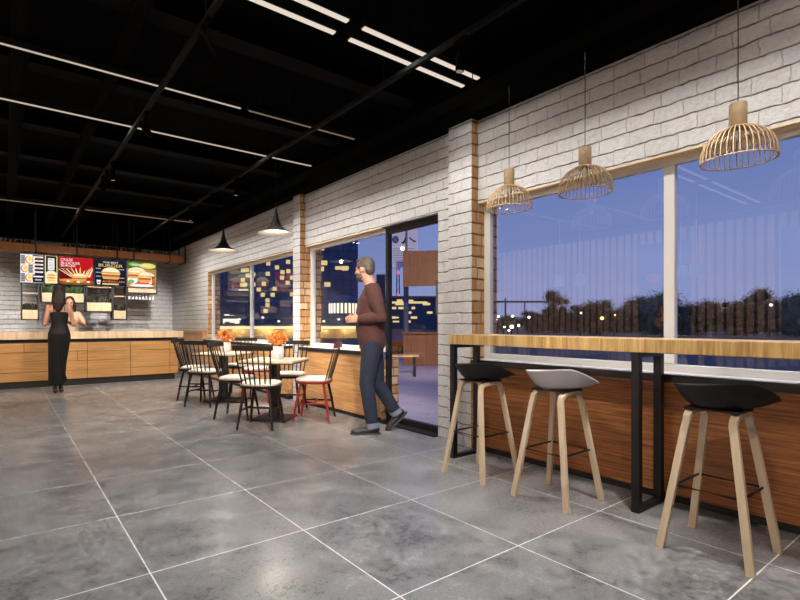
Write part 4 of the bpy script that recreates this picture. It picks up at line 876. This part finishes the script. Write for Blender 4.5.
hem = MB(); hem.rings([[(rx*math.copysign(abs(cos(2*pi*i/32))**.87, cos(2*pi*i/32)), ry*math.copysign(abs(sin(2*pi*i/32))**.87, sin(2*pi*i/32)), z) for i in range(32)] for rx, ry, z in ((.124, .172, .855), (.128, .177, .86), (.130, .180, .905), (.122, .170, .91))], cap=True); hem.build('hem_band', M['sweater'], sweat)
je = MB(); je.oval([(0, 0, .80, .115, .165), (0, 0, .90, .122, .172), (0, 0, .95, .118, .168)], 28)
for H2, K2, A2 in ((LH, LK, LA), (RH, RK, RA)):
    A3 = A2+(K2-A2)*.03; je.limb([H2+Vector((0, 0, -.02)), (H2+K2)/2, K2, (K2+A3)/2, A3], [.105, .095, .077, .071, .062])
jo = solid(je, 'jeans', M['jeans'], man, .010, 3)
for K2, A2 in ((LK, LA), (RK, RA)): MB().cyl(A2+(K2-A2)*-.05, A2+(K2-A2)*.08, .065, .068, 18).build('turn_up', M['jeans_cuff'], jo)
for A2, d2, u2, K_ in ((LA, Vector((1, .03, 0)), Vector((0, 0, 1)), LK), (RA, Vector((.70, 0, -.72)), up2, RK)):
    s_ = MB(); rot, d_, sd_, u_ = foot(s_, A2, d2, .29, .050, u2); s_.limb([Vector(A2)-u2*.03, Vector(A2)+(K_-Vector(A2))*.12], [.05, .047]); so = solid(s_, 'shoe', M['shoe'], man, .008, 3)
    z_ = MB(); outl = [(-.085, .0), (-.06, .036), (.06, .04), (.15, .046), (.20, .032), (.222, 0), (.20, -.032), (.15, -.046), (.06, -.04), (-.06, -.036)]
    tp = [Vector(A2)+d_*x+sd_*y_-u_*.066 for x, y_ in outl]; bt = [p_-u_*.018 for p_ in tp]; z_.rings([bt, tp], smooth=False); z_.build('shoe_sole', M['sole'], so)
eyes(P, q, man)
h2 = MB(); h2.ell(P(-.022, 0, .040), (.096, .0775, .088), q, 20, 12); h2.ell(P(-.062, 0, -.005), (.050, .067, .066), q, 18, 10); h2.ell(P(.035, 0, .092), (.055, .052, .026), q)
for s in (-1, 1): h2.ell(P(.008, s*.066, .03), (.042, .014, .036), q)
solid(h2, 'hair', M['hair_grey'], man, .007, 2)
h3 = MB(); h3.ell(P(.05, 0, -.092), (.050, .044, .034), q)
for s in (-1, 1): h3.ell(P(.035, s*.047, -.068), (.042, .014, .036), q)
h3.ell(P(.088, 0, -.052), (.012, .026, .006), q); solid(h3, 'beard', M['hair_grey'], man, .006, 2)

# ---- woman at the counter seen from behind: long dark hair, black dress (local: faces +x)
wo = thing('person', 'woman with long dark hair in a long black strappy dress, back to the viewer', 'person', (.715, 8.93, 0), R(82)); wo.scale = (.95, .84, 1.025)
hc = Vector((.02, 0, 1.575)); bm = MB(); P, q = head(bm, hc, R(-6), R(6), .95)
bm.limb([(-.015, 0, 1.36), (-.005, 0, 1.44), hc+Vector((-.02, 0, -.05))], [.055, .046, .045])
bm.oval([(0, 0, .82, .10, .155), (-.01, 0, .90, .118, .168), (.0, 0, 1.06, .09, .122), (.01, 0, 1.20, .098, .138), (0, 0, 1.30, .088, .165), (-.01, 0, 1.365, .065, .145), (-.01, 0, 1.40, .045, .065)], 24)
WL = [(Vector((-.01, .172, 1.318)), Vector((-.03, .228, 1.065)), Vector((.17, .14, 1.10))), (Vector((-.01, -.172, 1.318)), Vector((-.03, -.228, 1.065)), Vector((.17, -.14, 1.10)))]
for S, E2, W in WL: bm.limb([S, (S+E2)/2, E2, (E2+W)/2, W], [.046, .040, .034, .031, .022]); hand(bm, W, W-E2, (0, -W.y, 0), (0, 0, 1), .8, .9)
WG = [(Vector((0, .08, .86)), Vector((.03, .09, .47)), Vector((.0, .07, .12))), (Vector((0, -.08, .86)), Vector((.05, -.02, .47)), Vector((.05, -.02, .12)))]
for H2, K2, A2 in WG: bm.limb([H2, (H2+K2)/2, K2, K2*.65+A2*.35, A2], [.09, .075, .05, .048, .03]); foot(bm, A2, (1, 0, -.25), .22, .036, Vector((.25, 0, 1)))
solid(bm, 'body', M['skin'], wo, .0065, 2)
dr = MB(); dr.oval([(-.01, .045, .15, .12, .132), (-.01, .04, .30, .12, .14), (.0, .03, .50, .122, .153), (.0, .012, .70, .135, .172), (-.012, 0, .86, .148, .188), (-.015, 0, .93, .143, .185), (-.0, 0, 1.02, .108, .150), (.002, 0, 1.08, .098, .130), (.012, 0, 1.18, .112, .150), (.012, 0, 1.235, .115, .155), (.012, 0, 1.262, .108, .150)], 36, p=2.15)
do = solid(dr, 'dress', M['dress'], wo, .009, 4)
for s in (-1, 1): MB().tube([(-.095, s*.085, 1.27), (-.082, s*.092, 1.34), (-.03, s*.10, 1.395), (.05, s*.095, 1.35), (.10, s*.085, 1.27)], .006, 6).build('strap', M['dress'], do)
fold = MB()
for a, b_ in ((.10, .4), (-.06, .55), (.02, .75), (-.12, .3)): fold.tube([(-.11, a, .22), (-.122, a*.9+.01, b_), (-.115, a*.6+.05, b_+.28)], [.012, .014, .003], 8)
fold.build('dress_folds', M['dress'], do)
for H2, K2, A2 in WG:
    s_ = MB(); foot(s_, A2, (1, 0, -.30), .235, .040, Vector((.3, 0, 1))); s_.limb([A2+Vector((-.035, 0, -.03)), A2+Vector((-.04, 0, -A2.z+.006))], [.016, .007], 8); s_.limb([A2, A2+Vector((0, 0, .03))], [.036, .036]); solid(s_, 'ankle_boot', M['shoe'], wo, .007, 2)
eyes(P, q, wo, .95)
h2 = MB(); h2.ell(P(-.022, 0, .035), (.102, .098, .095), q, 20, 12); h2.ell(P(-.05, 0, -.06), (.080, .106, .13), q, 20, 12)
h2.limb([P(-.06, .045, -.06), P(-.088, .06, -.18), P(-.085, .05, -.27)], [.07, .06, .03]); h2.limb([P(-.06, -.045, -.06), P(-.088, -.055, -.19), P(-.082, -.03, -.295)], [.07, .06, .034]); h2.limb([P(-.07, 0, -.1), P(-.095, .0, -.3)], [.07, .05])
solid(h2, 'hair', M['hair_dark'], wo, .008, 3)

# ---- server behind the counter: beige top, dark hair, facing the woman
sv = thing('person', 'server in a beige top behind the counter, partly hidden by the woman', 'person', (1.06, 11.02, 0), R(-104))
hc = Vector((.03, 0, 1.515)); bm = MB(); P, q = head(bm, hc, R(6), R(10), .95)
bm.limb([(-.015, 0, 1.30), (-.0, 0, 1.38), hc+Vector((-.02, 0, -.05))], [.055, .046, .045])
bm.oval([(0, 0, .80, .10, .155), (-.01, 0, .88, .115, .163), (.0, 0, 1.02, .09, .125), (.01, 0, 1.15, .10, .14), (0, 0, 1.25, .088, .155), (-.01, 0, 1.315, .065, .125), (-.01, 0, 1.35, .045, .06)], 24)
SL = [(Vector((-.01, .165, 1.29)), Vector((.0, .25, 1.08)), Vector((.20, .20, 1.13))), (Vector((-.01, -.165, 1.29)), Vector((-.01, -.225, 1.06)), Vector((.20, -.12, 1.16)))]
for S, E2, W in SL: bm.limb([S, (S+E2)/2, E2, (E2+W)/2, W], [.046, .040, .035, .032, .023]); hand(bm, W, W-E2, (0, -W.y, .2), (0, 0, 1), .9, .92)
for s in (-1, 1): bm.limb([(0, s*.08, .84), (.01, s*.085, .46), (0, s*.085, .08)], [.09, .055, .035]); foot(bm, (0, s*.085, .085), (1, 0, 0), .23, .038)
solid(bm, 'body', M['skin'], sv, .0065, 2)
bl = MB(); bl.oval([(0, 0, .93, .115, .155), (.0, 0, 1.02, .106, .142), (.012, 0, 1.15, .118, .155), (.002, 0, 1.25, .102, .168), (-.01, 0, 1.31, .076, .135), (-.005, 0, 1.345, .056, .066)], 30)
for S, E2, W in SL: bl.limb([S+Vector((0, -S.y*.15, 0)), (S+E2)/2, E2+(S-E2)*.15], [.062, .056, .050])
solid(bl, 'blouse', M['blouse'], sv, .009, 3)
tr = MB(); tr.oval([(0, 0, .80, .115, .165), (-.005, 0, .88, .128, .172), (0, 0, .955, .116, .152)], 28)
for s in (-1, 1): tr.limb([(0, s*.08, .82), (.01, s*.085, .46), (0, s*.085, .10)], [.10, .075, .06])
solid(tr, 'trousers', M['trousers'], sv, .010, 3)
for s in (-1, 1): s_ = MB(); foot(s_, (0, s*.085, .085), (1, 0, 0), .25, .043); solid(s_, 'shoe', M['shoe'], sv, .008, 2)
eyes(P, q, sv, .95); mo = MB(); mo.ell(P(.094, 0, -.067), (.006, .022, .009), q, 12, 8); mo.build('mouth', M['lips'], sv)
h2 = MB(); h2.ell(P(-.035, 0, .045), (.098, .086, .09), q, 20, 12); h2.ell(P(-.06, 0, -.05), (.06, .084, .11), q, 18, 10)
for s in (-1, 1): h2.limb([P(-.0, s*.075, .02), P(-.015, s*.085, -.1), P(-.01, s*.085, -.24)], [.03, .032, .02])
solid(h2, 'hair', M['hair_dark'], sv, .007, 2)

t = thing('terrace_fill', 'added unseen light outside above the glass door, brightening the terrace', 'added light', (3.80, 3.8, 2.6))
MB().box(-.08, .0, -.05, .05, -.05, .05).build('bracket', M['black_metal'], t); MB().cyl((.04, 0, -.06), (.04, 0, .06), .05, n=14).build('shade', M['lampwhite'], t)
lamp('terrace_fill_lamp', 'SPOT', (3.95, 3.8, 2.55), 1500, (1, .86, .74), (9.6, 10.0, 1.9), .08, 62, .7)  # added lamp outside the view, brightens the terrace, kiosk and sign
